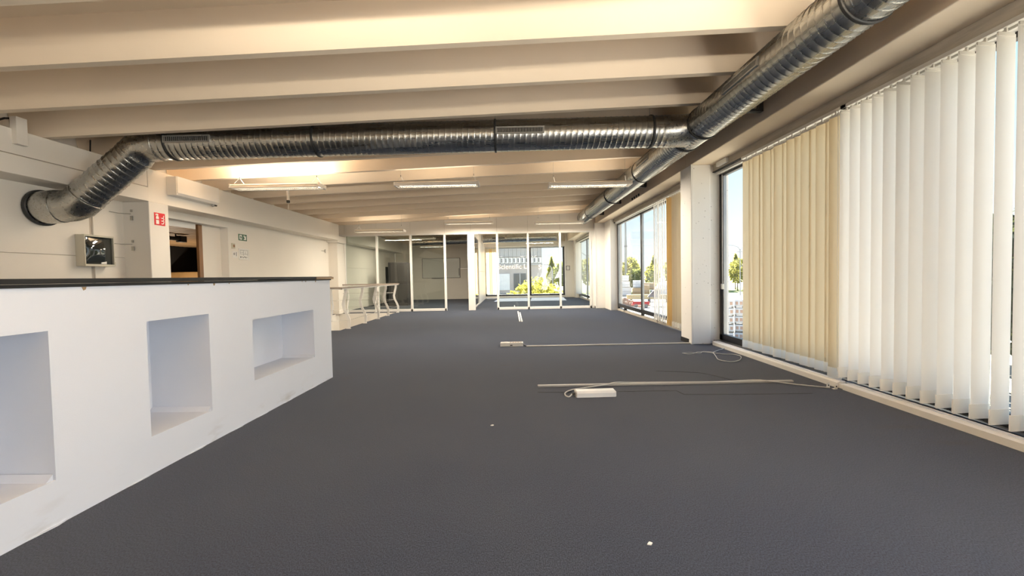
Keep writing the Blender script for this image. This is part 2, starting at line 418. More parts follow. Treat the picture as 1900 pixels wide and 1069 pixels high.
# right side: columns, beam, lintel, piers, slab edge
for i, (y0, y1, xin) in enumerate(((-.6, -.2, 2.97), (6.74, 7.16, 2.97), (14.16, 14.56, 2.93))):
    c = structure('column_right' if i == 0 else 'column_right.%03d' % i)
    BB(xin, 3.29, y0, y1, 0, 2.95, .012).build('shaft', SPECK, c)
    if y0 > 0: BB(xin - .005, xin + .03, y0 - .012, y0 + .02, .0, 2.95, .004).build('corner_strip', WMETAL, c)
    B(xin - .006, xin + .01, y0 + .1, y1 + .001, 0, .075).build('skirting', BLACK, c)
pier = structure('wall_right')
for (y0, y1) in ((-.62, -.18), (6.80, 7.22), (14.0, 14.6)):
    BB(3.285, 3.62, y0, y1, 0, 2.95, .006).build('pier', SPECK, pier)
BB(3.24, 3.62, 13.32, 14.12, 0, 2.95, .006).build('pier', WALLC, pier)
B(3.5, 3.62, YB, YF + .2, 2.80, 4.1).build('upper_wall', WALL, pier)
B(3.46, 3.62, YB, YF + .2, -.3, .06).build('wall_foot', ROUGHC, pier)
B(3.3, 3.62, 20.9, YF + .1, 0, 2.95).build('pier', WALL, pier)
br = structure('beam_right')
for (y0, y1) in ((YB, -.4), (-.4, 6.95), (6.95, 14.35), (14.45, YF)):
    BB(2.975, 3.37, y0 + .003, y1 - .003, 2.95, 3.55, .01).build('beam_segment', CEIL, br)
ln = structure('trim_1')
for (y0, y1) in ((YB, -.62), (-.18, 6.8), (7.22, 13.32), (14.6, 20.9)):
    BB(3.365, 3.50, y0, y1, 2.835, 2.955, .004).build('lintel', ROUGHC, ln)
    BB(3.40, 3.50, y0, y1, 2.79, 2.835, .003).build('lintel_trim', WMETAL, ln)
    BB(3.355, 3.40, y0, y1, 2.825, 2.84, .002).build('shadow_strip', BLACK, ln)
# four round sockets on the beam above the far window
for k in range(4):
    MB().tube([(2.980, 9.46 + k * .16, 2.99), (2.955, 9.46 + k * .16, 2.99 - .004 * k)], [.035, .03], 10).build('anchor_socket', BLACK, br)

# windows
def window(name, x0, x1, y0, y1, posts, zb, zt, low=False, mat=ALU):
    w = structure(name)
    for y in posts: BB(x0, x1, y - .04, y + .04, 0.0 if low else zb, zt, .004).build('post', mat, w)
    BB(x0, x1, y0, y1, zt - .07, zt, .004).build('top_rail', mat, w)
    BB(x0, x1, y0, y1, zb, zb + .10, .004).build('bottom_rail', mat, w)
    ps = sorted(posts)
    for a, b in zip(ps[:-1], ps[1:]):
        xm = (x0 + x1) / 2
        B(xm - .012, xm + .012, a + .03, b - .03, zb + .08, zt - .05).build('pane', GLASS, w)
        BB(xm - .025, xm + .025, a + .04, a + .07, zb + .1, zt - .07, .003).build('glazing_bead', SILL, w)
        BB(xm - .025, xm + .025, b - .07, b - .04, zb + .1, zt - .07, .003).build('glazing_bead', SILL, w)
        if low: B(xm - .012, xm + .012, a + .03, b - .03, 0.06, zb + .02).build('lower_pane', GLASS, w)
    return w
w1 = window('window_1', 3.465, 3.535, -.18, 6.80, (6.755, 3.42, 1.6, -.14), .065, 2.82)
BB(3.36, 3.47, -.18, 6.8, .035, .062, .004).build('sill_board', SILL, w1)
w2 = window('window_2', 3.465, 3.535, 7.22, 13.32, (13.29, 10.90, 8.5, 7.26), .12, 2.82, True)
for y in (12.55, 9.7): BB(3.46, 3.54, y - .035, y + .035, 0, .14, .004).build('foot_post', ALU, w2)
w3 = window('window_3', 3.465, 3.535, YB, -.62, (-.66, -3.1, -5.5, -7.96), .065, 2.82)
w4 = window('window_4', 3.465, 3.535, 14.6, 20.9, (20.86, 18.7, 16.6, 14.64), .12, 2.82, True)

# back wall (glazed partition)
PY = 14.4
wb = structure('wall_back')
ZT = 2.66
LX = [-5.80, -4.67, -3.49, -2.30]; RX = [-.463, .613, 1.737, 2.80]
for x in LX + RX: BB(x - .035, x + .035, PY - .05, PY + .05, 0, ZT, .005).build('post', WMETAL, wb)
BB(-1.50, -1.26, PY - .06, PY + .06, 0, ZT, .005).build('wide_post', WMETAL, wb)
BB(LX[0] - .03, LX[-1] + .03, PY - .05, PY + .05, 0, .085, .005).build('bottom_rail', WMETAL, wb)
BB(RX[0] - .03, RX[-1] + .03, PY - .05, PY + .05, 0, .085, .005).build('bottom_rail', WMETAL, wb)
BB(LX[0] - .03, RX[-1] + .03, PY - .055, PY + .055, ZT, ZT + .05, .005).build('top_rail', WMETAL, wb)
panes = []
for xs, g in ((LX, TGLASS), (RX, PGLASS)):
    for a, b in zip(xs[:-1], xs[1:]):
        panes.append(B(a + .03, b - .03, PY - .008, PY + .008, .08, ZT + .01).build('pane', g, wb))
hx = [-6.1, -5.80, -4.67, -3.49, -2.30, -1.38, -.463, .613, 1.737, 2.98]
for a, b in zip(hx[:-1], hx[1:]):
    m = MB(); a_ = a + .004; b_ = b - .004
    m.prism([(a_, ZT + .05), (b_, ZT + .05), (b_, zc(b_) + .37), (a_, zc(a_) + .37)], 'y', PY - .045, PY + .045)
    m.build('header_panel', WALL, wb)
B(-6.08, 2.95, PY - .035, PY + .035, ZT + .05, 3.1).build('header_core', JOINT, wb)
BB(-6.1, -5.80, 13.78, PY - .06, 0, 2.40, .006).build('side_panel', WALL, wb)
BB(-6.1, -5.835, PY - .055, PY + .05, 0, 2.72, .006).build('side_panel', WMETAL, wb)
BB(2.84, 2.95, PY - .03, PY + .05, 0, 2.95, .004).build('side_panel', WMETAL, wb)
B(2.93, 3.3, PY + .15, PY + .2, 2.6, 3.5).build('header_core', WALL, wb)
# white lettering on the glazing of the right room
text('lettering', 'Scientific Li', .235, PWHITE, wb, (.08, PY - .014, 1.50), (PI / 2, 0, 0))
text('lettering', 'S', .235, PWHITE, wb, (1.02, PY - .014, 1.47), (PI / 2, 0, 0))
# wall between the two back rooms: glass first, then white panels
wv = structure('wall_divider')
BB(-1.40, -1.36, 14.47, 17.4, 0, .06, .003).build('bottom_rail', WMETAL, wv)
BB(-1.41, -1.35, 17.35, 17.45, 0, 2.7, .003).build('post', WMETAL, wv)
B(-1.388, -1.372, 14.46, 17.36, .05, 2.7).build('pane', PGLASS, wv)
for i, (a, b) in enumerate(((17.45, 18.45), (18.46, 19.5), (19.51, 20.6), (20.61, YF))):
    BB(-1.41, -1.35, a, b, 0, 1.40, .004).build('panel', WMETAL, wv)
    BB(-1.41, -1.35, a, b, 1.41, 2.7, .004).build('panel', WMETAL, wv)
for (a, b) in ((14.46, 18.0), (18.01, YF)): BB(-1.41, -1.35, a, b, 2.705, 3.55, .004).build('header_panel', WALL, wv)
# far wall
wf = structure('wall_far')
BB(-6.1, -1.38, YF, YF + .2, 0, 1.60, .004).build('panel', WALL, wf)
BB(-6.1, -1.38, YF, YF + .2, 1.61, 3.6, .004).build('panel', WALL, wf)
B(-1.38, 3.6, YF, YF + .2, 2.70, 3.7).build('header', WALL, wf)
B(-1.38, 3.6, YF, YF + .2, -.3, .10).build('wall_foot', WMETAL, wf)
BB(2.85, 3.5, YF - .25, YF + .2, 0, 3.4, .01).build('pier', WALL, wf)
BB(-1.38, 2.86, YF - .3, YF - .02, 2.70, 2.95, .01).build('lower_beam', WALL, wf)
w5 = structure('window_5')
for x in (-1.33, 1.03, 2.81): BB(x - .05, x + .05, YF + .02, YF + .09, .10, 2.70, .004).build('post', ALU, w5)
BB(-1.36, 2.86, YF + .02, YF + .09, 2.63, 2.70, .004).build('top_rail', ALU, w5)
BB(-1.36, 2.86, YF + .02, YF + .09, .10, .19, .004).build('bottom_rail', ALU, w5)
for a, b in ((-1.3, 1.0), (1.06, 2.78)): B(a, b, YF + .045, YF + .065, .17, 2.66).build('pane', GLASS, w5)
# rear wall of the hall behind the camera
wr = structure('wall_rear')
BB(-6.3, 3.6, YB - .2, YB, 0, 3.9).build('panel', WALL, wr)

# floor trunking along the window, two lengths with a joint
bb = structure('baseboard_right')
for (y0, y1) in ((4.10, 6.66), (1.0, 4.03)):
    m = MB(); o = -.0
    m.prism([(3.275, 0), (3.40, 0), (3.40, .062), (3.30, .062), (3.275, .052)], 'y', y0, y1)
    m.box(3.31, 3.322, y0 + .01, y1 - .01, .062, .066).box(3.355, 3.367, y0 + .01, y1 - .01, .062, .066)
    m.build('trunking_length', TRUNK, bb)
BB(3.29, 3.39, 4.03, 4.10, .0, .045, .004).build('trunking_joint', WMETAL, bb)

# ---------------------------------------------------------------- ducts
def frame_of(p0, p1):
    t = (Vector(p1) - Vector(p0)); L = t.length; t.normalize()
    up = Vector((0, 0, 1)); u = t.cross(up).normalized(); w_ = u.cross(t).normalized()
    return Vector(p0), t, u, w_, L
def spiral(p0, p1, r, pitch=.074, n=40, ridge=.006):
    o, t, u, w_, L = frame_of(p0, p1)
    prof = [(0, 0), (.34, 0), (.40, .12), (.5, 1), (.60, .12), (.66, 0)]
    ss = []
    k = -1
    while k * pitch < L + pitch:
        for a, h in prof: ss.append(((k + a) * pitch, h))
        k += 1
    vs, fs = [], []
    for s_, h in ss:
        for j in range(n):
            th = 2 * PI * j / n
            s2 = s_ + pitch * j / n
            cl = min(max(s2, 0), L)
            rr = r + ridge * (h if 0 < s2 < L else 0)
            vs.append(o + t * cl + (u * math.cos(th) + w_ * math.sin(th)) * rr)
    N = len(ss)
    for i in range(N - 1):
        for j in range(n):
            a = i * n + j
            if j < n - 1: fs.append((a, a + 1, a + 1 + n, a + n))
            elif i + len(prof) + 1 < N:
                b = (i + len(prof)) * n
                fs.append((a, b, b + n, a + n))
    return MB().add(vs, fs)
def smooth_tube(pts, r, n=40, cap=False): return MB().tube(pts, r, n, cap)
def collar(p, t, r, w_=.03, h=.008):
    t = Vector(t).normalized(); p = Vector(p)
    return MB().tube([p - t * w_ / 2, p - t * w_ / 2 + t * .001, p - t * w_ * .3, p + t * w_ * .3, p + t * w_ / 2 - t * .001, p + t * w_ / 2],
                     [r - .003, r + h, r + h * 1.3, r + h * 1.3, r + h, r - .003], 40, False)
def grille(parent, c, t, out, length, height, nsl=24):
    """air grille set on the duct: frame, dark backing, fins"""
    t = Vector(t).normalized(); out = Vector(out).normalized(); v = out.cross(t).normalized(); c = Vector(c)
    m4 = Matrix((t, v, out)).transposed().to_4x4(); m4.translation = c
    fr = MB(); l, h = length / 2, height / 2; b = .016
    fr.box(-l, l, -h, -h + b, -.03, .016, m4).box(-l, l, h - b, h, -.03, .016, m4).box(-l, -l + b, -h + b, h - b, -.03, .016, m4).box(l - b, l, -h + b, h - b, -.03, .016, m4)
    g = fr.build('grille', GRILL, parent)
    MB().box(-l + b, l - b, -h + b, h - b, -.028, .005, m4).build('grille_backing', BLACK, g)
    fn = MB()
    for k in range(nsl):
        x = -l + b + (2 * l - 2 * b) * (k + .5) / nsl
        fn.box(x - .003, x + .003, -h + b, h - b, .005, .013, m4)
    fn.build('fins', GRILL, g, kind='stuff')
    return g
def rod(parent, x, y, z0, z1): return MB().tube([(x, y, z0), (x, y, z1)], .004, 6).build('hanger_rod', STEEL, parent)

RD = .2
cd = thing('ventilation_duct', 'galvanised spiral duct crossing the hall and bending down into the left wall', 'duct', (0, 5.5, 3.06))
def cpt(x): return Vector((x, 0, .008 * x - .005))
E1 = Vector((-4.80, 0, cpt(-4.8).z)); E2 = Vector((-5.70, -.06, -.83)); WEND = Vector((-6.11, -.13, -.87))
dv = (E2 - E1).normalized()
spiral(cpt(2.30), cpt(-4.62), RD, n=48).build('duct_run', GALV, cd, smooth=True)
# upper elbow in gores
a0 = cpt(-4.60); a3 = E1 + dv * .2
mid = [a0, E1 + (a0 - E1) * .5 + dv * .02, E1 + dv * .06 - Vector((.02, 0, 0)), a3]
smooth_tube(mid, RD + .004, 48).build('elbow', GALV, cd, smooth=True)
spiral(a3 - dv * .02, E2 - dv * .16, RD, n=48).build('duct_run', GALV, cd, smooth=True)
smooth_tube([E2 - dv * .18, E2 - dv * .03 , E2 + (WEND - E2) * .12, E2 + (WEND - E2) * .45], RD + .004, 48).build('elbow', GALV, cd, smooth=True)
smooth_tube([E2 + (WEND - E2) * .42, WEND], RD + .012, 48).build('wall_stub', GALV, cd, smooth=True)
collar(WEND + Vector((.05, 0, 0)), (1, 0, 0), RD + .012, .05, .014).build('wall_collar', COLLAR, cd, smooth=True)
for p, t in ((a0, (1, 0, 0)), (a3, dv), (E2 - dv * .17, dv), (E2 + (WEND - E2) * .44, WEND - E2)):
    collar(p, t, RD + .004, .018, .004).build('seam_ring', GALV, cd, smooth=True)
for x in (-4.42, -2.52, -.17, 1.88):
    collar(cpt(x), (1, 0, 0), RD + .003, .03).build('collar', COLLAR, cd, smooth=True)
    if x > -4: rod(cd, x, 0, cpt(x).z + RD, zc(x) + .36 - 3.06)
od = Vector((0, -1, 0))
grille(cd, cpt(-4.11) + Vector((0, -.2, 0)), (1, 0, 0), od, .60, .09, 22)
grille(cd, cpt(.15) + Vector((0, -.2, 0)), (1, 0, 0), od, .62, .09, 30)

rd = thing('ventilation_duct', 'long galvanised spiral duct running above the windows down the hall', 'duct', (2.48, 5.5, 3.075))
spiral((0, 8.35, .02), (0, -12.8, 0), RD, n=48).build('duct_run', GALV, rd, smooth=True)
collar((0, 8.36, .02), (0, 1, 0), RD, .05, .006).build('end_collar', COLLAR, rd, smooth=True)
MB().tube([(0, 8.28, .02), (0, 8.3, .02)], RD - .01, 32).build('end_disc', COLLAR, rd)
# saddle of the tee
sad = MB(); n = 40; vs = []
for s_, rr in ((-.42, RD + .004), (-.30, RD + .006), (-.18, RD + .03), (-.10, RD + .075)):
    vs += [(s_, math.cos(2 * PI * k / n) * rr, math.sin(2 * PI * k / n) * min(rr, RD + .005)) for k in range(n)]
sad.add(vs, [(i * n + k, i * n + (k + 1) % n, (i + 1) * n + (k + 1) % n, (i + 1) * n + k) for i in range(3) for k in range(n)])
sad.build('tee_saddle', GALV, rd, smooth=True)
for y in (-2.65, -.26, .26, 2.15, 4.4, 6.95):
    collar((0, y, .008), (0, 1, 0), RD + .003, .03).build('collar', COLLAR, rd, smooth=True)
for y in (2.15, 4.4, 6.95): rod(rd, -.0, y, RD, zc(2.48) + .36 - 3.075)
for y in (-1.42, 1.55, 3.55, 5.9):
    grille(rd, Vector((-.198, y, .028)), (0, 1, 0), (-.99, 0, .14), .62, .085, 30)
for y in (-.65, 3.45, 5.5, 7.5):
    MB().prism([(.18, -.02), (.494, -.02), (.494, .09), (.46, .09), (.44, .01), (.18, .01)], 'y', y - .03, y + .03).build('bracket', COLLAR, rd)
# ducts of the back rooms
ld = thing('ventilation_duct', 'dark spiral duct near the ceiling of the unlit room on the left', 'duct', (-1.45, 19.5, 2.92))
spiral((0, 0, 0), (-3.3, 0, -.06), .19, n=32).build('duct_run', GALV, ld, smooth=True)
ed = thing('ventilation_duct', 'spiral duct near the ceiling of the sunlit glazed room at the end', 'duct', (-1.30, 19.5, 2.93))
spiral((0, 0, 0), (3.5, 0, .06), .19, n=32).build('duct_run', GALV, ed, smooth=True)
grille(ed, (.75, -.19, .03), (1, 0, 0), (0, -1, .2), .6, .08, 20)

# ---------------------------------------------------------------- reception counter with niches
ct = thing('counter', 'long white plastered counter with square niches under a black worktop', 'counter', (-2.195, 4.965, 0), -.0286)
Lc, Tc, Hc = 4.7, .62, 1.183
# niches as (distance from far end a<b, z0, z1, depth)
NI = [(.41, 1.44, .33, .86, .36), (1.925, 2.43, .234, .957, .46), (2.955, 3.45, .226, .97, .46)]
ys = sorted(set([0, Lc] + [q for n_ in NI for q in n_[:2]])); zs = sorted(set([0, Hc] + [q for n_ in NI for q in n_[2:4]]))
cb = MB()
def inn(a, b, z0, z1): return any(n_[0] - 1e-6 <= a and b <= n_[1] + 1e-6 and n_[2] - 1e-6 <= z0 and z1 <= n_[3] + 1e-6 for n_ in NI)
for a, b in zip(ys[:-1], ys[1:]):
    for z0, z1 in zip(zs[:-1], zs[1:]):
        if not inn(a, b, z0, z1): cb.add([(0, -a, z0), (0, -b, z0), (0, -b, z1), (0, -a, z1)], [(0, 1, 2, 3)])
for a, b, z0, z1, d in NI:
    cb.add([(0, -a, z0), (0, -b, z0), (0, -b, z1), (0, -a, z1), (-d, -a, z0), (-d, -b, z0), (-d, -b, z1), (-d, -a, z1)],
           [(4, 5, 6, 7), (0, 1, 5, 4), (3, 2, 6, 7), (0, 3, 7, 4), (1, 2, 6, 5)])
cb.add([(0, 0, 0), (-Tc, 0, 0), (-Tc, 0, Hc), (0, 0, Hc), (0, -Lc, 0), (-Tc, -Lc, 0), (-Tc, -Lc, Hc), (0, -Lc, Hc)],
       [(0, 1, 2, 3), (4, 5, 6, 7), (1, 5, 6, 2), (3, 2, 6, 7), (0, 1, 5, 4)])
bm = bmesh.new(); me = bpy.data.meshes.new('body'); me.from_pydata(cb.v, [], cb.f); bm.from_mesh(me)
bmesh.ops.remove_doubles(bm, verts=bm.verts[:], dist=1e-5); bmesh.ops.recalc_face_normals(bm, faces=bm.faces[:]); bm.to_mesh(me); bm.free()
bo = bpy.data.objects.new('body', me); COL.objects.link(bo); me.materials.append(COUNTER); bo.parent = ct
for i, (a, b, z0, z1, d) in enumerate(NI):       # uneven plaster fillet at the foot of each niche
    MB().prism([(-a - .004, z0), (-a - .035, z0), (-a - .004, z0 + .03)], 'x', -d + .002, -.01).build('plaster_fillet', COUNTER, ct)
BB(-Tc - .02, .012, -Lc - .02, .015, Hc, Hc + .017, .003).build('worktop_lower_board', TOPBLK, ct)
BB(-Tc - .03, .020, -Lc - .03, .02, Hc + .0185, Hc + .044, .003).build('worktop', TOPBLK, ct)
BB(-Tc - .03, .024, -.36, .055, Hc + .012, Hc + .040, .003).build('worn_wood_end', TOPBRN, ct)
for (d, s_) in ((2.78, .012), (2.1, .006), (1.86, .011), (1.70, .006), (.62, .007), (.55, .009), (.34, .012)):
    MB().prism([(-d - s_, Hc - .001), (-d + s_, Hc - .001), (-d + s_ * .6, Hc - s_ * 1.3), (-d - s_ * .3, Hc - s_ * 1.7)], 'x', -.001, .0015).build('chip', TOPBRN, ct)
# loose flakes along its foot
for k in range(9):
    y = -.3 - k * .42 - random.random() * .2
    MB().prism([(0, y), (.006 + .008 * random.random(), y - .06), (.005, y - .16), (0, y - .2)], 'z', .001, .006).build('plaster_crumb', COUNTER, ct)

# ---------------------------------------------------------------- railing around the stair opening
ra = thing('railing', 'white railing with wavy flat posts and steel cables around the stair opening', 'railing', (-3.9, 9.7, 0))
PR = [(-.04, .955), (-.045, .86), (-.085, .70), (-.112, .585), (-.09, .46), (-.022, .33), (.022, .21), (.018, .1), (.008, .012)]
def post(x, y, along_x, base=True):
    """wavy flat bar; its wave lies across the rail"""
    m = MB(); pr = []
    for i, (a, z) in enumerate(PR):
        pr.append((a, z))
    wv_ = .033; ring = []
    vs = []
    for (a, z) in pr:
        for sx, sy_ in ((-wv_, -.012), (wv_, -.012), (wv_, .012), (-wv_, .012)):
            p = (a + sx, sy_) if not along_x else (sy_, -(a + sx))
            vs.append((x + p[0], y + p[1], z))
    k = len(pr); fs = [(0, 1, 2, 3), (4 * k - 4, 4 * k - 3, 4 * k - 2, 4 * k - 1)]
    for i in range(k - 1):
        for j in range(4):
            a = 4 * i + j; b = 4 * i + (j + 1) % 4
            fs.append((a, b, b + 4, a + 4))
    m.add(vs, fs)
    o = m.build('post', WMETAL, ra)
    BB(x - .05, x + .05, y - .03, y + .03, 0.0, .012, .003).build('foot_plate', WMETAL, o)
    return o
py_ = [.06, 1.16, 2.23, 3.18, 4.30]
for y in py_: post(0, y, False)
for x in (-.78, -1.75, -2.35): post(x, 4.42, True)
for x in (-.30, -1.25, -2.2): post(x, -.20, True)
top = [(-2.38, -.2, .99), (-.12, -.2, .99), (-.04, -.1, .985)]
MB().box(-2.4, -.05, -.235, -.165, .965, 1.0).build('top_rail', RAILTOP, ra)
m = MB(); m.prism([(-.24, .962), (4.62, .962), (4.62, .995), (-.24, .995)], 'x', -.075, -.005); m.build('top_rail', RAILTOP, ra)
MB().box(-2.4, -.05, -.225, -.175, .945, .965).box(-.065, -.015, -.2, 4.55, .942, .962).box(-2.4, -.05, 4.395, 4.445, .945, .965).build('rail_flat', WMETAL, ra)
MB().box(-2.4, -.02, 4.385, 4.455, .965, 1.0).build('top_rail', RAILTOP, ra)
for z, a in ((.21, .022), (.45, -.085), (.685, -.09)):
    MB().tube([(-2.4, -.2 - a, z), (-.25, -.2 - a, z), (a, .02, z), (a, 4.3, z)], .005, 6).build('cable', STEEL, ra)
    MB().tube([(a, 4.30, z), (-.2, 4.42, z), (-2.4, 4.42, z)], .005, 6).build('cable', STEEL, ra)

# ---------------------------------------------------------------- vertical blinds
def slat_mesh(w=.145, h=2.64, hem=.10):
    """gently curved fabric strip, origin at its top centre, width along local x"""
    m = MB(); n = 6; t = .0008
    def row(z): 
        r_ = []
        for i in range(n + 1):
            u = -w / 2 + w * i / n; c = .006 * (1 - (2 * i / n - 1) ** 2)
            r_.append((u, c, z))
        return r_
    rows = [row(0), row(-h / 2), row(-h + hem)]
    vs = []
    for off in (0, t):
        for r_ in rows: vs += [(x, y + off, z) for x, y, z in r_]
    K = n + 1; fs = []
    for s_ in (0, 1):
        o = s_ * 3 * K
        for r_ in range(2):
            for i in range(n):
                q = (o + r_ * K + i, o + r_ * K + i + 1, o + (r_ + 1) * K + i + 1, o + (r_ + 1) * K + i)
                fs.append(q if s_ else q[::-1])
    m.add(vs, fs); return m
def hem_mesh(w=.148, h=2.64, hem=.10):
    return MB().box(-w / 2, w / 2, -.001, .0095, -h - .004, -h + hem + .002)
def carrier_mesh(w=.125):
    return MB().box(-w / 2, w / 2, -.002, .008, -.012, .012).box(-.006, .006, -.004, .01, .01, .05)
protos = {}
def slat(parent, mat, loc, rz, h=2.64, key='a', hem=True, tilt=0):
    kk = (key, h)
    if kk not in protos:
        me = slat_mesh(h=h).build('slat', mat, parent, smooth=True)
        hm = hem_mesh(h=h).build('hem', HEM if key != 'o' else mat, me) if hem else None
        cr_ = carrier_mesh().build('carrier', WMETAL, me)
        protos[kk] = me
        o = me
    else:
        o = copy_tree(protos[kk], parent)
    o.parent = parent; o.location = loc; o.rotation_euler = (0, tilt, rz)
    return o
HZ = 2.755; HS = 2.645
ba = thing('vertical_blind', 'vertical blind coloured backlit beige, with closed slats beside the uncovered strip of window', 'blind', (3.35, 5.0, HZ))
BB(-.02, .02, -.92, .92, .04, .075, .003).build('headrail', WMETAL, ba)
for k in range(14):
    y = .80 - k * .1165
    slat(ba, SLATA, (random.uniform(-.004, .004) + (.012 if k % 2 else -.004), y, 0), PI / 2 + R(random.choice((8, 11, 14, 17, 20, 5))), HS, 'a')
slat(ba, SLATA, (-.02, -.80, 0), PI / 2 + R(12), HS + .03, 'a2')
bw = thing('vertical_blind', 'white vertical blind with its slats turned open, nearest along the window', 'blind', (3.35, 4.1, HZ))
BB(-.02, .02, -3.2, .05, .04, .075, .003).build('headrail', WMETAL, bw)
for k in range(27):
    slat(bw, SLATB, (0, -.01 - k * .1185, 0), R(5 + random.uniform(-3, 3)), HS, 'b')
MB().tube([(-.03, .06, .05), (-.03, .06, -1.3), (-.03, .055, -2.6)], .003, 6).build('pull_cord', WMETAL, bw)
# cord with weight hanging by the column
pc = thing('blind_cord', 'thin blind cord with a small dark weight hanging beside the white column', 'cord', (3.42, 6.62, 1.0))
MB().tube([(0, 0, 0), (0, 0, 1.75)], .004, 6).build('cord', WMETAL, pc)
BB(-.02, .02, -.02, .02, -.09, 0, .005).build('weight', STEEL, pc)
b2 = thing('vertical_blind', 'vertical blind bunched up with one slat coloured sunlit ochre, at the far window beside the column', 'blind', (3.35, 9.4, HZ))
BB(-.02, .02, -1.9, 3.6, .04, .075, .003).build('headrail', WMETAL, b2)
for k in range(7): slat(b2, SLATB, (0, .14 - k * .125, 0), R(60 + random.uniform(-7, 7)), HS + .0, 'c')
slat(b2, SLATO, (0, -.79, 0), R(4), HS + .02, 'o')
slat(b2, SLATO, (0, -.92, 0), R(10), HS + .02, 'o')
for k in range(5): slat(b2, SLATA, (0, -1.04 - k * .12, 0), R(14 + random.uniform(-6, 6)), HS + .02, 'c3')
b3 = thing('vertical_blind', 'sunlit yellowish blind bunched in the far left corner of the glazed end room', 'blind', (-.95, YF - .12, 2.62))
BB(-.42, 3.75, -.02, .02, .03, .065, .003).build('headrail', WMETAL, b3)
for k, q in enumerate(('d', 'd', 'o', 'd', 'd', 'd')): slat(b3, SLATO if q == 'o' else SLATA, (-.34 + k * .118, 0, 0), R(random.uniform(-12, 12)), 2.48, 'e' + q, hem=False)
b4 = thing('vertical_blind', 'pale blind bunched at the far end of the end room side window', 'blind', (3.36, 20.3, 2.72))
BB(-.02, .02, -5.0, .55, .04, .075, .003).build('headrail', WMETAL, b4)
for k in range(8): slat(b4, SLATB, (0, .45 - k * .11, 0), R(20 + random.uniform(-8, 8)), 2.60, 'f', hem=False)

# ---------------------------------------------------------------- hanging lamps
def lamp(label, loc, rz=0, length=1.52, lit=0.0, wire=True):
    t = thing('pendant_lamp', label, 'lamp', loc, rz, None)
    l = length / 2; w_ = .13
    hs = MB()
    hs.prism([(-w_, .012), (-w_ - .012, .03), (-w_ + .03, .055), (w_ - .03, .055), (w_ + .012, .03), (w_, .012)], 'x', -l, l)
    hs.box(-l, l, -w_ - .012, -w_ + .03, -.016, .014).box(-l, l, w_ - .03, w_ + .012, -.016, .014)
    hs.build('housing', LWHITE, t)
    BB(-l - .012, -l + .012, -w_ - .014, w_ + .014, -.018, .05, .004).build('end_cap', LWHITE, t)
    BB(l - .012, l + .012, -w_ - .014, w_ + .014, -.018, .05, .004).build('end_cap', LWHITE, t)
    lv = MB(); n = 40
    for k in range(n):
        x = -l + .08 + (2 * l - .16) * k / (n - 1)
        lv.box(x - .0015, x + .0015, -w_ + .03, w_ - .03, -.016, .004)
    lv.box(-l + .07, l - .07, -.005, .005, -.016, .004)
    lv.build('louvre', LOUV, t, kind='stuff')
    for s_ in (-.05, .05): MB().tube([(-l + .06, s_, .009), (l - .06, s_, .009)], .007, 8).build('tube', TUBE, t)
    if wire:
        for s_ in (-1, 1):
            x = s_ * (l - .09); zt = zc(loc[0] + x) + .36 - loc[2]
            h = MB(); h.tube([(x, 0, .18), (x, 0, zt)], .0025, 5)
            h.tube([(x, 0, .18), (x - .05, -.1, .05)], .002, 5).tube([(x, 0, .18), (x + .05, .1, .05)], .002, 5)
            h.build('hanging_wire', STEEL, t)
            MB().tube([(x, 0, .17), (x, 0, .2)], .006, 6).build('wire_grip', COLLAR, t)
    return t
WARM = (1, .88, .71)
lamps = [('hanging fluorescent lamp glowing onto the ceiling above the left wall side, front row', (-4.02, 7.2, 2.80)),
         ('hanging fluorescent lamp in the middle of the front row of three', (-1.32, 7.6, 2.88)),
         ('hanging fluorescent lamp beside the round duct on the right, front row', (1.50, 7.72, 2.855)),
         ('far hanging fluorescent lamp before the left glass panes, lowest of the back row', (-4.10, 13.0, 2.66)),
         ('far hanging fluorescent lamp in front of the header wall, middle of the back row', (-1.32, 13.3, 2.90)),
         ('far hanging fluorescent lamp near the end of the round duct, back row', (1.57, 13.1, 2.83))]
for i, (lb, loc) in enumerate(lamps):
    lamp(lb, loc)
    area('lamp_and_fill_up', (loc[0], loc[1], loc[2] + .07), (0, 0, 1), 1.4, .2, 24 if i == 0 else 2.5, WARM)
    area('lamp_and_fill_down', (loc[0], loc[1], loc[2] - .03), (0, 0, -1), 1.4, .2, 14 if i == 0 else 44 if i < 3 else 26 if i == 3 else 70, WARM)
for (x, y, lb) in ((-3.9, 17.2, 'ceiling lamp reflected on the glass in the unlit left back room'),):
    lamp(lb, (x, y, 2.80))
lamp('added lamp hung out of view to brighten the sunlit glazed end room', (.75, 17.3, 3.03))  # added lamp, hung out of view; its lights brighten the end room
area('lamp_and_fill_down', (.75, 17.3, 2.99), (0, 0, -1), 1.4, .2, 60, WARM)
area('lamp_and_fill_up', (.75, 17.3, 3.11), (0, 0, 1), 1.4, .2, 10, WARM)
for (x, y) in ((-3.9, 17.2),):
    area('lamp_and_fill_down', (x, y, 2.76), (0, 0, -1), 1.4, .2, 50, WARM)
for (x, y) in ((-4.0, 1.6), (-1.3, 1.7), (1.57, 1.7), (-4.0, -4), (-1.3, -4), (1.57, -4)):
    area('lamp_and_fill_up', (x, y, 2.80), (0, 0, 1), 1.4, .2, (62 if x > -2 else 9) if y > 0 else 8, WARM)  # added ceiling fills above and behind the camera, no lamps built here

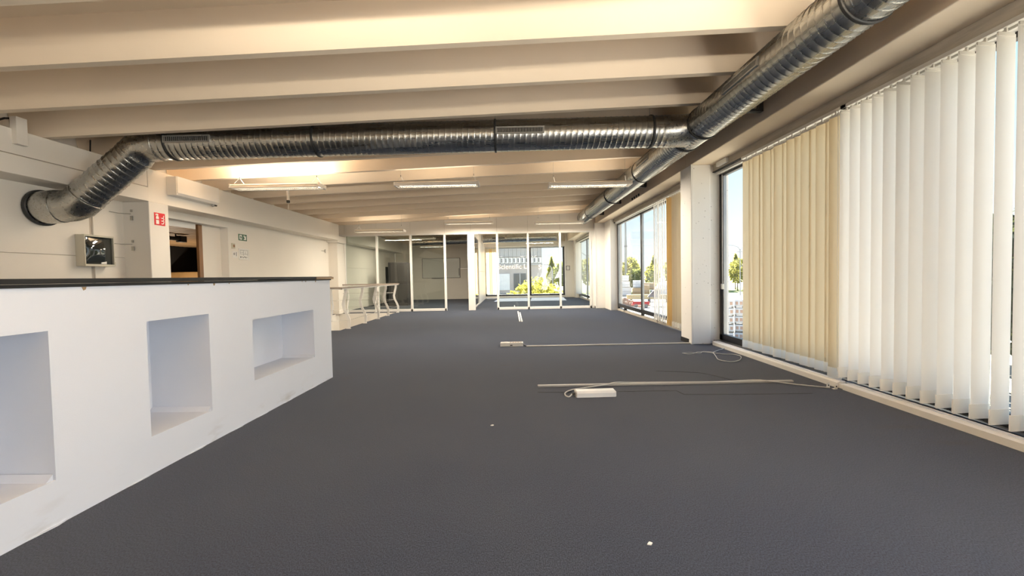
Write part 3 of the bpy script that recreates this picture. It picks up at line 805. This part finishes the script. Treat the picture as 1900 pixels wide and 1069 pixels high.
# ---------------------------------------------------------------- fixtures on the left wall
wu = thing('wall_unit', 'long white boxed cover fixed to the left beam above the doorway', 'cover box', (-5.70, 7.39, 2.80))
MB().prism([(0, .155), (.175, .155), (.175, -.115), (.14, -.155), (0, -.155)], 'y', -.50, .47).build('cover', WMETAL, wu)
BB(-.0, .165, -.515, -.497, -.15, .15, .004).build('end_plate', WALL, wu)
sn = thing('motion_sensor', 'small grey sensor under the white cover box on the left beam', 'sensor', (-5.60, 7.79, 2.655))
MB().tube([(0, 0, 0), (0, 0, -.03), (0, .01, -.05)], [.028, .032, .02], 12).build('sensor_body', GREYPL, sn)
MB().tube([(.03, .01, -.03), (.06, .03, -.035)], [.016, .012], 10).build('lens', BLACK, sn)
cbx = thing('wall_box', 'cream wall box with a bulging dark reflective front, above the counter', 'wall box', (-6.100, 5.987, 1.669))
BB(0, .105, -.215, .215, -.225, .225, .006).build('housing', BOXW, cbx)
fr = MB().box(.1, .135, -.215, .215, .200, .225).box(.1, .135, -.215, .215, -.225, -.195).box(.1, .135, -.215, -.205, -.2, .2).box(.1, .135, .205, .215, -.2, .2)
fr.build('front_frame', BOXW, cbx)
gm = MB(); n = 14; vs = []
for j in range(n + 1):
    for i in range(n + 1):
        u = -1 + 2 * i / n; v = -1 + 2 * j / n
        vs.append((.106 + .05 * (1 - u * u) * (1 - v * v) ** .8 if abs(v) < 1 else .106, u * .205, v * .198))
gm.add(vs, [(j * (n + 1) + i, j * (n + 1) + i + 1, (j + 1) * (n + 1) + i + 1, (j + 1) * (n + 1) + i) for j in range(n) for i in range(n)])
gm.build('glossy_front', MIRR, cbx, smooth=True)
BB(.115, .125, .02, .10, -.19, -.15, .002).build('sticker', PWHITE, cbx)
BB(.0, .03, .23, .34, -.21, -.15, .003).build('side_bracket', BOXW, cbx)
BB(.028, .034, .235, .285, -.205, -.16, .001).build('name_plate', WOODD, cbx)
for z in (2.28, 1.80):
    hk = thing('wall_hook', 'small door catch beside the column, %s of two' % ('upper' if z > 2 else 'lower'), 'catch', (-5.96, 6.505, z))
    BB(-.02, .02, -.012, .004, -.10, -.03, .003).build('catch_plate', STEEL, hk); BB(-.015, .015, -.012, .004, .03, .07, .003).build('catch_plate', STEEL, hk)
    MB().tube([(-.14, -.22, .01), (-.10, -.10, 0), (0, -.01, 0)], .005, 6).build('rod', STEEL, hk)
hk = thing('wall_hook', 'small door catch high on the left wall near the glass partition', 'catch', (-6.095, 13.514, 2.110))
BB(0, .012, -.02, .02, -.06, .06, .003).build('catch_plate', STEEL, hk); MB().tube([(0, -.25, 0), (.02, -.1, .005), (.01, 0, 0)], .006, 6).build('rod', STEEL, hk)

def flat(parent, name, mat, pts, x, t=.002):
    """outline in (y,z) on a wall facing +X"""
    return MB().prism(pts, 'x', x, x + t).build(name, mat, parent)
fs_ = thing('fire_sign', 'red fire extinguisher sign high on the left column', 'sign', (-5.689, 6.701, 2.223))
MB().box(0, .003, -.102, .102, -.105, .095).build('plate', RED, fs_)
flat(fs_, 'pictogram', PWHITE, [(-.072, -.085), (-.018, -.085), (-.018, -.02), (-.072, -.02)], .0032)
flat(fs_, 'pictogram', PWHITE, [(-.072, -.005), (-.018, -.005), (-.018, .025), (-.03, .045), (-.06, .045), (-.072, .025)], .0032)
flat(fs_, 'pictogram', PWHITE, [(-.055, .05), (-.03, .05), (-.025, .07), (-.045, .08), (-.075, .075), (-.08, .05), (-.068, .05), (-.06, .065)], .0032)
for k in range(3):
    z = -.085 + k * .045
    flat(fs_, 'pictogram', PWHITE, [(.02, z + .02), (.035, z), (.07, z + .008), (.082, z + .05), (.07, z + .06), (.064, z + .025), (.04, z + .015)], .0032)
ex = thing('exit_sign', 'green emergency exit sign with running figure and arrow on the left wall', 'sign', (-6.100, 9.385, 2.176))
MB().box(0, .004, -.145, .145, -.072, .072).build('plate', GREEN, ex)
flat(ex, 'pictogram', PWHITE, [(-.115, -.05), (-.025, -.05), (-.025, .055), (-.115, .055)], .0042)
flat(ex, 'pictogram', GREEN, [(-.085, -.03), (-.07, -.03), (-.06, 0), (-.045, -.025), (-.035, -.02), (-.055, .015), (-.06, .03), (-.075, .03), (-.095, .005), (-.085, 0), (-.075, .012)], .0064)
flat(ex, 'pictogram', PWHITE, [(.03, .055), (.055, .055), (.095, .01), (.095, .045), (.115, .045), (.115, -.05), (.03, -.05), (.03, -.028), (.075, -.028), (.03, .025)], .0042)
sw = thing('light_switch', 'small beige wall switch beside the doorway', 'switch', (-6.100, 9.037, 1.960))
BB(0, .03, -.045, .045, -.06, .06, .004).build('switch_body', BOXW, sw); BB(.028, .036, -.025, .025, -.03, .03, .003).build('button', WOODD, sw)
p1 = thing('floor_number_sign', 'white paper sign reading +1 beside the doorway', 'sign', (-6.100, 9.103, 1.777))
MB().box(0, .002, -.08, .08, -.07, .07).build('paper', PWHITE, p1)
text('lettering', '+1', .13, INK, p1, (.004, .005, .005), (PI / 2, 0, PI / 2))
pf = thing('framed_plan', 'white framed evacuation plan on the left wall below the exit sign', 'frame', (-6.100, 9.403, 1.796))
MB().box(0, .018, -.18, .18, .105, .125).box(0, .018, -.18, .18, -.125, -.105).box(0, .018, -.18, -.16, -.105, .105).box(0, .018, .16, .18, -.105, .105).build('picture_frame', PWHITE, pf)
MB().box(0, .006, -.16, .16, -.105, .105).build('plan_sheet', PWHITE, pf)
ink = MB()
for (a, b, c_, d_) in ((-.13, .13, .085, .09), (-.13, -.126, .0, .09), (.126, .13, -.03, .09), (-.13, .13, 0, .004), (-.02, -.016, -.04, .085), (.05, .054, 0, .06), (-.13, -.02, .04, .044)):
    ink.box(.006, .0075, a, b, c_, d_)
for k in range(6): ink.box(.006, .0075, -.13 + k * .045, -.105 + k * .045, -.085 + .012 * (k % 2), -.05 - .008 * (k % 3))
ink.build('plan_lines', INK, pf)
# cables lying on the beam, hanging plug, emergency light, frame on the end pier
dc = MB(); dc.tube([(-5.9, 4.45, 3.02), (-5.9, 4.55, 3.02), (-5.84, 4.72, 3.06), (-5.86, 4.84, 3.14), (-5.9, 4.95, 3.18)], .012, 6)
tag(dc.build('cable', BLACK), 'black cable lying on the left beam beside the small white block', 'cable')
dc = MB(); dc.tube([(-5.82, 5.20, 3.012), (-5.78, 5.4, 3.012), (-5.78, 5.6, 3.012), (-5.8, 5.75, 3.02), (-5.84, 5.80, 3.20)], .009, 6)
tag(dc.build('cable', BLACK), 'black cable drooping above the left beam behind the bent duct', 'cable')
hp = thing('hanging_plug', 'white cable with a dark plug hanging behind the front left lamp', 'cable', (-4.45, 8.3, 2.74))
BB(-.02, .02, -.02, .02, .05, .62, .004).build('white_sleeve', LWHITE, hp); BB(-.024, .024, -.024, .024, 0, .055, .004).build('plug', BLACK, hp)
MB().tube([(0, 0, 0), (-.005, 0, -.12)], .003, 6).build('wire', WMETAL, hp)
MB().tube([(0, 0, .6), (0, 0, .8)], .006, 6).build('wire', WMETAL, hp)
em = thing('emergency_light', 'small white emergency light on the lintel beside the column', 'light', (3.36, 6.46, 2.90))
BB(-.045, .004, -.15, .15, -.03, .045, .008).build('light_body', WMETAL, em); BB(-.048, -.044, -.11, .11, -.02, .015, .002).build('lens', PWHITE, em)
pf2 = thing('small_frame', 'small dark frame on the pier in the glazed end room', 'frame', (2.99, YF - .25, 1.53))
MB().box(-.1, .1, -.02, 0, .09, .115).box(-.1, .1, -.02, 0, -.115, -.09).box(-.1, -.07, -.02, 0, -.09, .09).box(.07, .1, -.02, 0, -.09, .09).build('picture_frame', CABG, pf2)
MB().box(-.07, .07, -.01, 0, -.09, .09).build('sheet', PWHITE, pf2)
# room on the left behind the glass
gc = thing('cabinet', 'tall dark grey cabinet standing behind the left glass panes', 'cabinet', (-4.80, 17.4, 0))
BB(-.40, .40, -.02, .55, .0, 1.84, .008).build('body', CABG, gc)
BB(-.395, -.003, -.04, -.02, .06, 1.82, .004).build('door', CABG, gc); BB(.003, .395, -.04, -.02, .06, 1.82, .004).build('door', CABG, gc)
BB(-.52, -.41, 0, .5, 0, 1.66, .004).build('side_shelf', BLACK, gc)
wbd = thing('whiteboard', 'wide whiteboard on the back wall of the unlit left room', 'whiteboard', (-3.68, YF, 1.65))
BB(-.98, .98, -.02, 0, -.52, .52, .004).build('board', BOARDW, wbd)
MB().box(-1.0, 1.0, -.028, 0, .51, .525).box(-1.0, 1.0, -.028, 0, -.525, -.51).box(-1.0, -.985, -.028, 0, -.51, .51).box(.985, 1.0, -.028, 0, -.51, .51).build('frame', BLACK, wbd)
BB(-.5, .1, -.07, -.02, -.545, -.525, .003).build('pen_tray', BLACK, wbd)
for k in range(7):
    tag(MB().tube([(-2.74, YF - .035, 1.25 + k * .055), (-2.74 + .012 * (k % 2), YF - .035, 1.285 + k * .055)], .014, 8).build('board_magnet', BLACK), 'small black magnet on the right edge of the whiteboard', 'magnet', 'magnets on the whiteboard')

# ---------------------------------------------------------------- things on the carpet
def tag_mesh(o, l, c): return tag(o, l, c)
tag(BB(.265, 3.00, 4.335, 4.372, 0, .020, .003).build('floor_trunking', GREYPL), 'grey cable trunking lying across the carpet beside the white power strip', 'cable trunking')
tag(BB(.235, 3.02, 6.80, 6.835, 0, .020, .003).build('floor_trunking', STRIPG), 'pale cable trunking running from the grey power strip to the column', 'cable trunking')
tag(BB(.19, .225, 10.55, 13.4, 0, .018, .003).build('floor_trunking', WMETAL), 'white cable strip lying lengthwise before the glazed end room, left of a pair', 'cable trunking')
tag(BB(.245, .28, 10.5, 13.0, 0, .018, .003).build('floor_trunking', WMETAL), 'white cable strip lying lengthwise before the glazed end room, right of a pair', 'cable trunking')
tag(BB(.10, .135, 14.5, 16.2, 0, .018, .003).build('floor_trunking', WMETAL), 'white cable strip on the carpet inside the glazed end room', 'cable trunking')
ps = thing('power_strip', 'white power strip lying with its plain side up before the grey trunking', 'power strip', (.805, 4.0, 0), R(1.2))
MB().prism([(-.058, 0), (.058, 0), (.058, .035), (.040, .058), (-.040, .058), (-.058, .040)], 'x', -.185, .19).build('body', STRIPW, ps)
BB(-.197, -.183, -.055, .055, .0, .052, .004).build('end_cap', STRIPG, ps); BB(.188, .198, -.055, .055, .0, .052, .004).build('end_cap', STRIPW, ps)
MB().tube([(-.197, 0, .025), (-.225, 0, .02)], [.012, .008], 8).build('cable_gland', BLACK, ps)
pg = thing('power_strip', 'grey power strip with a row of sockets at the end of the pale trunking', 'power strip', (-.005, 6.93, 0), R(-1))
BB(-.195, .19, -.075, .075, 0, .062, .010).build('body', STRIPG, pg)
BB(-.195, .19, -.078, -.073, .004, .045, .002).build('front_strip', PWHITE, pg)
for k in range(5): MB().tube([(-.02 + k * .043, 0, .061), (-.02 + k * .043, 0, .066)], .018, 12).build('socket', WOODD, pg)
BB(-.13, -.07, -.02, .02, .06, .07, .003).build('switch', PWHITE, pg); BB(-.03, .01, -.08, -.076, .015, .032, .001).build('label_plate', INK, pg)
def curve_tube(name, pts, r, mat, label, cat):
    P = [Vector(p) for p in pts]; out = []
    for i in range(len(P) - 1):
        p0 = P[max(i - 1, 0)]; p1 = P[i]; p2 = P[i + 1]; p3 = P[min(i + 2, len(P) - 1)]
        for k in range(6):
            t = k / 6
            out.append(.5 * ((2 * p1) + (-p0 + p2) * t + (2 * p0 - 5 * p1 + 4 * p2 - p3) * t * t + (-p0 + 3 * p1 - 3 * p2 + p3) * t ** 3))
    out.append(P[-1])
    return tag(MB().tube(out, r, 7).build(name, mat, smooth=True), label, cat)
c_ = .007
curve_tube('power_cable', [(.58, 4.0, .02), (.545, 3.955, c_), (.515, 4.0, c_), (.53, 4.10, c_), (.62, 4.20, c_), (.80, 4.28, c_), (1.0, 4.325, .02), (1.1, 4.36, .03), (1.285, 4.435, c_), (1.73, 4.41, c_), (2.23, 4.395, c_), (2.6, 4.385, .02), (2.75, 4.32, .02), (2.96, 4.226, c_), (3.19, 4.08, c_)],
           .0065, CABLE, 'grey cable looping from the white power strip along the trunking', 'cable')
curve_tube('power_cable', [(2.50, 5.99, c_), (2.58, 5.92, c_), (2.68, 5.98, c_), (2.76, 6.05, c_), (2.87, 6.03, c_), (2.93, 5.94, c_), (2.86, 5.72, c_), (2.79, 5.50, c_), (2.86, 5.36, c_), (2.98, 5.40, c_), (3.09, 5.51, c_), (3.20, 5.71, c_), (3.17, 5.83, c_), (3.05, 5.87, c_), (2.95, 5.98, c_), (3.1, 6.14, c_), (3.26, 6.25, .02)],
           .005, CABLE, 'thin grey cable coiled on the carpet by the window trunking', 'cable')
curve_tube('power_cable', [(2.50, 5.99, c_), (2.62, 6.03, c_), (2.75, 5.97, c_), (2.85, 6.08, c_), (2.98, 6.02, c_)], .004, CABLE, 'short thin cable twisted beside the coil near the column', 'cable')
curve_tube('power_cable', [(.195, 6.92, .02), (.23, 6.86, c_), (.27, 6.85, c_), (.30, 6.86, c_)], .006, BLACK, 'short black cable joining grey power strip to pale trunking', 'cable')
for i, (x, y) in enumerate(((3.185, 4.10), (3.225, 4.05))):
    cl = thing('trunking_clip', 'small metal clip on the carpet at the trunking joint, %s' % ('farther of two' if i == 0 else 'nearer of two'), 'clip', (x, y, 0), R(20))
    MB().box(-.02, .02, -.003, .003, 0, .055).box(-.02, .02, -.003, .03, 0, .004).build('clip_plate', TRUNK, cl)
    MB().tube([(0, -.006, .03), (0, -.002, .03)], .008, 8).build('clip_hole', BLACK, cl)
for i, (x, y) in enumerate(((-.174, 3.244), (.59, 1.774))):
    m = MB().prism([(-.012, -.006), (.004, -.01), (.014, .002), (.002, .01)], 'z', .001, .006)
    o = m.build('paper_scrap', PWHITE, loc=(x, y, 0)); tag(o, ('tiny white paper scrap on the carpet in the middle of the hall', 'tiny pale scrap on the carpet nearest the bottom edge')[i], 'scrap')

# ---------------------------------------------------------------- outside
GZ = -4.2
GROUND = principled('yard_ground', (.32, .29, .245), .95, var=.2, scale=.15)
GRASSM = principled('verge_grass', (.22, .26, .08), .95, var=.3, scale=.3)
struct('ground', B(-300, 500, -200, 700, GZ - .5, GZ), GROUND)
struct('lawn', MB().box(-40, 150, 98, 135, GZ, GZ + .05), GRASSM)
struct('road', B(-300, 300, 82, 92, GZ, GZ + .03), principled('asphalt', (.25, .25, .25), .9, var=.1, scale=.3))
# gravel roof strip right outside the window feet
BRICKC = principled('pink_brick', (.62, .40, .29), .85, var=.15, scale=3)
WRAP = principled('white_wrap', (.76, .76, .77), .5, var=.06, scale=2)
PALW = principled('pallet_wood', (.30, .27, .23), .9, var=.2, scale=3)
def make_pallet():
    t = thing('brick_pallet', 'pallet of white wrapped pinkish bricks in the stacks outside the near window', 'pallet', (0, 0, 0), 0, 'stacked brick pallets in the yard')
    b = MB()
    for x in (-.55, 0, .55): b.box(x - .06, x + .06, -.5, .5, 0, .09)
    b.box(-.62, .62, -.5, .5, .09, .12); b.build('pallet_base', PALW, t)
    BB(-.6, .6, -.48, .48, .12, .62, .02).build('wrap', WRAP, t)
    fb = None
    for x in (-.44, -.15, .15, .44):
        if fb is None:
            fb = BB(-.09, .09, -.03, .02, .24, .48, .01).build('brick', BRICKC, t, loc=(x, -.48, 0))
        else:
            c = fb.copy(); COL.objects.link(c); c.location = (x, -.48, 0)
    return t
proto = make_pallet(); first = True
for i in range(5):
    for j in range(5 if i < 4 else 3):
        o = proto if first else copy_tree(proto); first = False
        o['label'] = 'white wrapped brick pallet, %s in the %s yard stack' % (('lowest', 'second from the ground', 'third from the ground', 'fourth from the ground', 'topmost')[j], ('leftmost', 'second', 'third', 'fourth', 'shorter rightmost')[i])
        o.location = (15.4 + i * 1.32 + .03 * (j % 2), 32.3 - .25 * i, GZ + j * .64); o.rotation_euler = (0, 0, R(-28 + 2 * (i % 2)))
# cartons and packs in the far yard
CART = principled('carton_brown', (.55, .36, .18), .8, var=.1, scale=1)
DGREY = principled('dark_pack', (.16, .16, .17), .8, var=.1)
YEL = principled('yellow_timber', (.66, .50, .24), .8, var=.1, scale=1)
REDM = principled('red_paint', (.55, .06, .06), .5, var=.1)
packs = [(27.4, 98, 0, 2.6, 2.2, 2.0, WRAP, 'pale wrapped pack at the left of the yard stacks'), (27.2, 98, 2.0, 2.4, 2.2, 1.3, WRAP, 'pale wrapped pack lying on top of the leftmost yard pack'),
         (29.4, 96, 0, 1.9, 1.8, 1.9, CART, 'brown carton block low in the yard stacks'), (29.9, 97, 1.9, 2.0, 2.0, 1.7, WRAP, 'white wrapped pack topping the brown cartons'),
         (31.2, 95, 0, 1.7, 1.8, 2.6, CART, 'tall orange brown carton block in the middle of the yard'), (32.9, 94, 0, 1.8, 1.8, 1.4, DGREY, 'dark grey pack in front of the orange carton block'),
         (32.6, 97, 1.4, 2.6, 2.0, 1.6, CART, 'orange brown carton block standing above the dark pack'), (35.1, 95, 0, 1.8, 1.8, 2.7, WRAP, 'white pack behind the window post in the yard'),
         (28.0, 102, 3.4, 2.6, 2, 1.4, WRAP, 'highest white wrapped pack at the back of the yard'), (37.4, 95, 0, 2.2, 2, 2.9, WRAP, 'white pack seen beside the bunched blind'), (40.2, 95, 0, 1.6, 2, 2.4, DGREY, 'dark pack rightmost in the far yard')]
for (x, y, z, w_, d_, h_, mt, lb) in packs:
    t = thing('yard_pack', lb, 'pack', (x, y, GZ + z), R(-16))
    BB(-w_ / 2, w_ / 2, -d_ / 2, d_ / 2, .12, h_, .03).build('pack_body', mt, t); B(-w_ / 2, w_ / 2, -d_ / 2, d_ / 2, 0, .12).build('pallet_base', PALW, t)
    MB().box(-w_ / 2 - .01, w_ / 2 + .01, -d_ / 2 - .01, d_ / 2 + .01, h_ * .5, h_ * .5 + .05).build('strap', DGREY, t)
tb = thing('timber_stack', 'long yellow timber stack on dark bearers in the yard', 'timber', (25.6, 76, GZ), R(-12))
for k in range(5): BB(-4, 4.5, -.4, .4, .5 + k * .17, .65 + k * .17, .01).build('board', YEL, tb)
MB().box(-3.4, -3, -.5, .5, 0, .5).box(-.2, .2, -.5, .5, 0, .5).box(3, 3.4, -.5, .5, 0, .5).build('bearer', DGREY, tb)
rdm = thing('red_trailer', 'red trailer frame on the ground in the yard', 'trailer', (20.0, 63.5, GZ), R(-10))
BB(-1.2, 1.3, -.6, .6, .45, .75, .03).build('bed', REDM, rdm); BB(-1.2, 1.3, -.62, -.56, .75, 1.0, .01).build('side_board', REDM, rdm)
for x in (-.7, .8): MB().tube([(x, -.66, .3), (x, -.5, .3)], .3, 14).build('wheel', DGREY, rdm)
dg = thing('machine', 'dark covered machine on thin legs in the yard beside the bunched blind', 'machine', (23.0, 66.5, GZ), R(-15))
MB().prism([(-.8, 1.5), (.9, 1.4), (1.3, 2.4), (.9, 3.0), (.1, 2.5)], 'y', -.5, .5).build('cover', DGREY, dg)
for x in (-.5, .2, .8): MB().tube([(x, 0, 1.55), (x + .1, 0, 0)], [.09, .05], 6).build('leg', DGREY, dg)
pil_m = principled('rubble', (.45, .33, .24), .95, var=.3, scale=1)
rb = MB()
for k in range(160):
    x = random.gauss(0, 1.2); y = random.gauss(0, .8); h = max(.05, 1.3 - .6 * (x * x / 2 + y * y)); a = random.uniform(.1, .3); z = random.uniform(0, max(h, .1))
    rb.box(x - a, x + a, y - a * .6, y + a * .6, max(0, z - a * .4), z + a * .4 + .05)
o = rb.build('timber_offcuts', pil_m, loc=(18.3, 66, GZ)); tag(o, 'heap of brown timber offcuts at the left of the yard', 'heap', kind='stuff')
# trees
def leaf_mat(name, color, trans, var):
    m = principled(name, color, .8, var=var, scale=1.2); nt = m.node_tree; p = nt.nodes['Principled BSDF']; out = nt.nodes['Material Output']
    t = nt.nodes.new('ShaderNodeBsdfTranslucent'); t.inputs[0].default_value = (*trans, 1); mx = nt.nodes.new('ShaderNodeMixShader'); mx.inputs[0].default_value = .5
    nt.links.new(p.outputs[0], mx.inputs[1]); nt.links.new(t.outputs[0], mx.inputs[2]); nt.links.new(mx.outputs[0], out.inputs[0]); return m
LEAFY = leaf_mat('leaf_yellow_green', (.26, .25, .08), (.42, .40, .10), .3)
LEAFG = leaf_mat('leaf_green', (.17, .19, .06), (.28, .30, .08), .35)
LEAFD = leaf_mat('leaf_dark_green', (.06, .075, .035), (.07, .08, .03), .4)
BUSH = leaf_mat('leaf_golden', (.36, .33, .08), (.50, .46, .08), .3)
BARK = principled('bark', (.16, .12, .09), .9, var=.2)
def crown(n, rx, rz, z0, leaf, shape):
    m = MB()
    for k in range(n):
        while True:
            p = Vector((random.uniform(-1, 1), random.uniform(-1, 1), random.uniform(-1, 1)))
            if p.length < 1 and random.random() < .25 + .75 * p.length: break
        if shape == 'cone':
            s_ = (1 - (p.z + 1) / 2) * .9 + .12; p.x *= s_; p.y *= s_
        c = Vector((p.x * rx, p.y * rx, z0 + rz + p.z * rz))
        u = Vector((random.gauss(0, 1), random.gauss(0, 1), random.gauss(0, 1))).normalized() * leaf * random.uniform(.6, 1.3)
        v = u.cross(Vector((random.gauss(0, 1), random.gauss(0, 1), random.gauss(0, 1)))).normalized() * leaf * random.uniform(.4, .8)
        m.add([c - u, c + v, c + u, c - v], [(0, 1, 2, 3)])
    return m
def tree(kind, leafmat, rx, rz, z0, n, leaf, shape):
    t = thing('tree', '', 'tree', (0, 0, 0))
    crown(n, rx, rz, z0, leaf, shape).build('crown', leafmat, t, kind='stuff')
    MB().tube([(0, 0, 0), (.05, 0, z0 * .6), (0, .03, z0 + rz * 1.2)], [.16, .12, .04], 7).build('trunk', BARK, t)
    return t
tp = [tree('conifer', LEAFY, 2.2, 4.2, 1.6, 700, .42, 'cone'), tree('round', LEAFG, 2.8, 3.2, 1.8, 700, .5, 'ball'), tree('young', LEAFY, 2.0, 3.0, 1.8, 500, .4, 'ball')]
TL = ['yellow green conifer in the tree line beyond the road', 'green round tree in the tree line beyond the road', 'slim yellow green tree in the tree line beyond the road']
used = [0, 0, 0]
for k in range(40):
    q = random.choice((0, 1, 2, 2)); o = tp[q] if not used[q] else copy_tree(tp[q]); used[q] = 1
    x = 12 + (k // 2) * 5.9 + random.uniform(-.4, .4) + (2.9 if k % 2 else 0)
    o.location = (x, (112 if k % 2 else 119) + random.uniform(-.4, .4), GZ); o.rotation_euler = (0, 0, random.uniform(0, 6)); s_ = random.uniform(.95, 1.25); o.scale = (s_, s_, s_)
    o['label'] = TL[q]; o['group'] = 'tree line beyond the road'
for i, (x, y, s_) in enumerate(((31.5, 104, .8), (35.5, 103, .95), (43, 104, 1.0))):
    o = copy_tree(tp[1 if i != 1 else 2]); o.location = (x, y, GZ); o.scale = (s_,) * 3; o['label'] = 'sunlit bushy tree standing behind the yard packs'; o['group'] = 'trees behind the yard packs'
dk = tree('dark', LEAFD, 3.0, 3.2, 1.4, 1500, .32, 'ball')
for i, (x, y, s_, rz_) in enumerate(((21.0, 17.5, 1.0, 0), (24.5, 17.0, 1.1, 2), (27.0, 22.5, 1.0, 4), (25.5, 12.5, 1.05, 1))):
    o = dk if i == 0 else copy_tree(dk); o.location = (x, y, GZ); o.scale = (s_,) * 3; o.rotation_euler = (0, 0, rz_)
    o['label'] = 'dark leafy tree seen through the gaps of the open white blind'; o['group'] = 'dark trees outside the near window'
bs = tree('bush', BUSH, 1.6, 2.2, .3, 1300, .17, 'ball')
for i, (x, y, s_) in enumerate(((.2, 31.0, .9), (1.7, 30.2, 1.12), (2.9, 31.2, 1.0), (3.6, 29.6, .8), (.9, 29.2, .8))):
    o = bs if i == 0 else copy_tree(bs); o.location = (x, y, GZ); o.scale = (s_,) * 3; o.rotation_euler = (0, 0, i * 1.3)
    o['label'] = 'golden yellow bush outside the end room window, ' + ('leftmost of the clump', 'tallest in the middle of the clump', 'right of the tallest one', 'rightmost and low', 'low one in front of the clump')[i]; o['group'] = 'golden bushes outside the end window'
# street lamps, mast, turbine
SLG = principled('street_lamp_grey', (.35, .36, .37), .5, .5, var=.05)
def slamp(label, x, y, h, arms, reach):
    t = thing('street_lamp', label, 'street lamp', (x, y, GZ)); MB().tube([(0, 0, 0), (0, 0, h)], [.12, .08], 8).build('pole', SLG, t)
    for s_ in arms:
        P = [(0, 0, h - .3), (s_ * .15 * reach, 0, h + .45), (s_ * .55 * reach, 0, h + .85), (s_ * reach, 0, h + .95)]
        MB().tube(P, .06, 6).build('arm', SLG, t); BB(s_ * reach - .35, s_ * reach + .35, -.15, .15, h + .88, h + 1.02, .03).build('lamp_head', SLG, t)
slamp('double armed street lamp by the road, beyond the brick pallets', 50.4, 90, 10.2, (-1, 1), 2.9)
slamp('single armed street lamp nearer the yard, beyond the brick pallets', 39.6, 75, 8.0, (1,), 3.2)
slamp('street lamp seen through the glazed end room', 6.3, 62, 6.0, (-1,), 1.0)
ms = thing('mast', 'tall grey tapering mast rising behind the yard trees', 'mast', (30.9, 110, GZ))
MB().tube([(0, 0, 0), (0, 0, 14)], [.36, .30], 14).build('lower_shaft', SLG, ms); MB().tube([(0, 0, 14), (0, 0, 24)], [.26, .2], 14).build('upper_shaft', SLG, ms); collar((0, 0, 12.6), (0, 0, 1), .32, .4, .05).build('band', DGREY, ms)
wt = thing('wind_turbine', 'distant wind turbine seen through the end room side window', 'wind turbine', (55.7, 300, GZ))
MB().tube([(0, 0, 0), (0, 0, 18)], [.9, .5], 10).build('tower', SLG, wt); BB(-.5, .5, -1, 1.4, 17.6, 18.8, .2).build('nacelle', SLG, wt)
for a in (25, 145, 265):
    MB().tube([(0, -1.2, 18.2), (math.cos(R(a)) * 8, -1.2, 18.2 + math.sin(R(a)) * 8)], [.5, .12], 6).build('blade', SLG, wt)
# office building outside the end window
CLAD = principled('grey_cladding', (.42, .41, .41), .6, var=.08, scale=2)
CLADL = principled('pale_panel', (.84, .83, .83), .6, var=.05)
PINK = principled('pinkish_facade', (.50, .45, .43), .8, var=.08, scale=1)
DKW = principled('dark_window_glass', (.10, .11, .13), .15, var=.1)
bd = thing('office_building', 'grey clad office building outside the end window', 'building', (-3.9, 50, GZ))
B(-9, 7.7, 0, 14, 0, 8.3).build('wall', PINK, bd)
cl0 = BB(-.24, .24, -.22, .05, 7.62, 8.72, .01).build('cladding_panel', CLAD, bd, loc=(-8.6, 0, 0))
wn0 = BB(-.22, .22, -.16, .02, 6.85, 7.55, .01).build('window', CLADL, bd, loc=(-8.6, 0, 0)); BB(-.15, -.02, -.175, -.16, 6.95, 7.45, .004).build('pane', DKW, wn0)
for k in range(1, 33):
    c = cl0.copy(); COL.objects.link(c); c.location = (-8.6 + k * .5, 0, 0)
    c = copy_tree(wn0, bd); c.location = (-8.6 + k * .5, 0, 0)
BB(-9, 7.75, -.2, .02, 6.55, 6.8, .02).build('cornice', CLAD, bd)
B(-9, 7.7, 0.0, 14, 8.3, 8.7).build('roof_parapet', CLAD, bd)
for k, x in enumerate((-6.5, -4.2, -1.9, .9, 3.0, 5.0)):
    wn = BB(x - .75, x + .75, -.08, .02, 3.6, 5.6, .01).build('window', DKW if k % 2 else CLADL, bd); BB(x - .03, x + .03, -.11, -.07, 3.6, 5.6, .004).build('glazing_bar', CLADL, wn)
BB(2.6, 3.5, -.1, .02, .2, 3.2, .01).build('door', DKW, bd)
for i, (x, y, c) in enumerate(((8.0, 58, WRAP), (9.5, 76, DGREY), (11.8, 66, WRAP))):
    t = thing('parked_van', ('white van parked right of the golden bushes', 'dark van parked farther back right of the golden bushes', 'white van rightmost in the parking outside the end window')[i], 'van', (x, y, GZ), R(80 + 8 * i))
    MB().prism([(-2.2, .4), (2.2, .4), (2.2, 1.1), (1.5, 1.3), (.9, 2.0), (-2.2, 2.0)], 'y', -.9, .9).build('body', c, t)
    for sx in (-1.4, 1.4):
        for sy_ in (-.92, .74): MB().tube([(sx, sy_, .35), (sx, sy_ + .18, .35)], .35, 14).build('wheel', DGREY, t)
    BB(-.3, .9, -.92, .92, 1.35, 1.85, .03).build('side_windows', DKW, t)
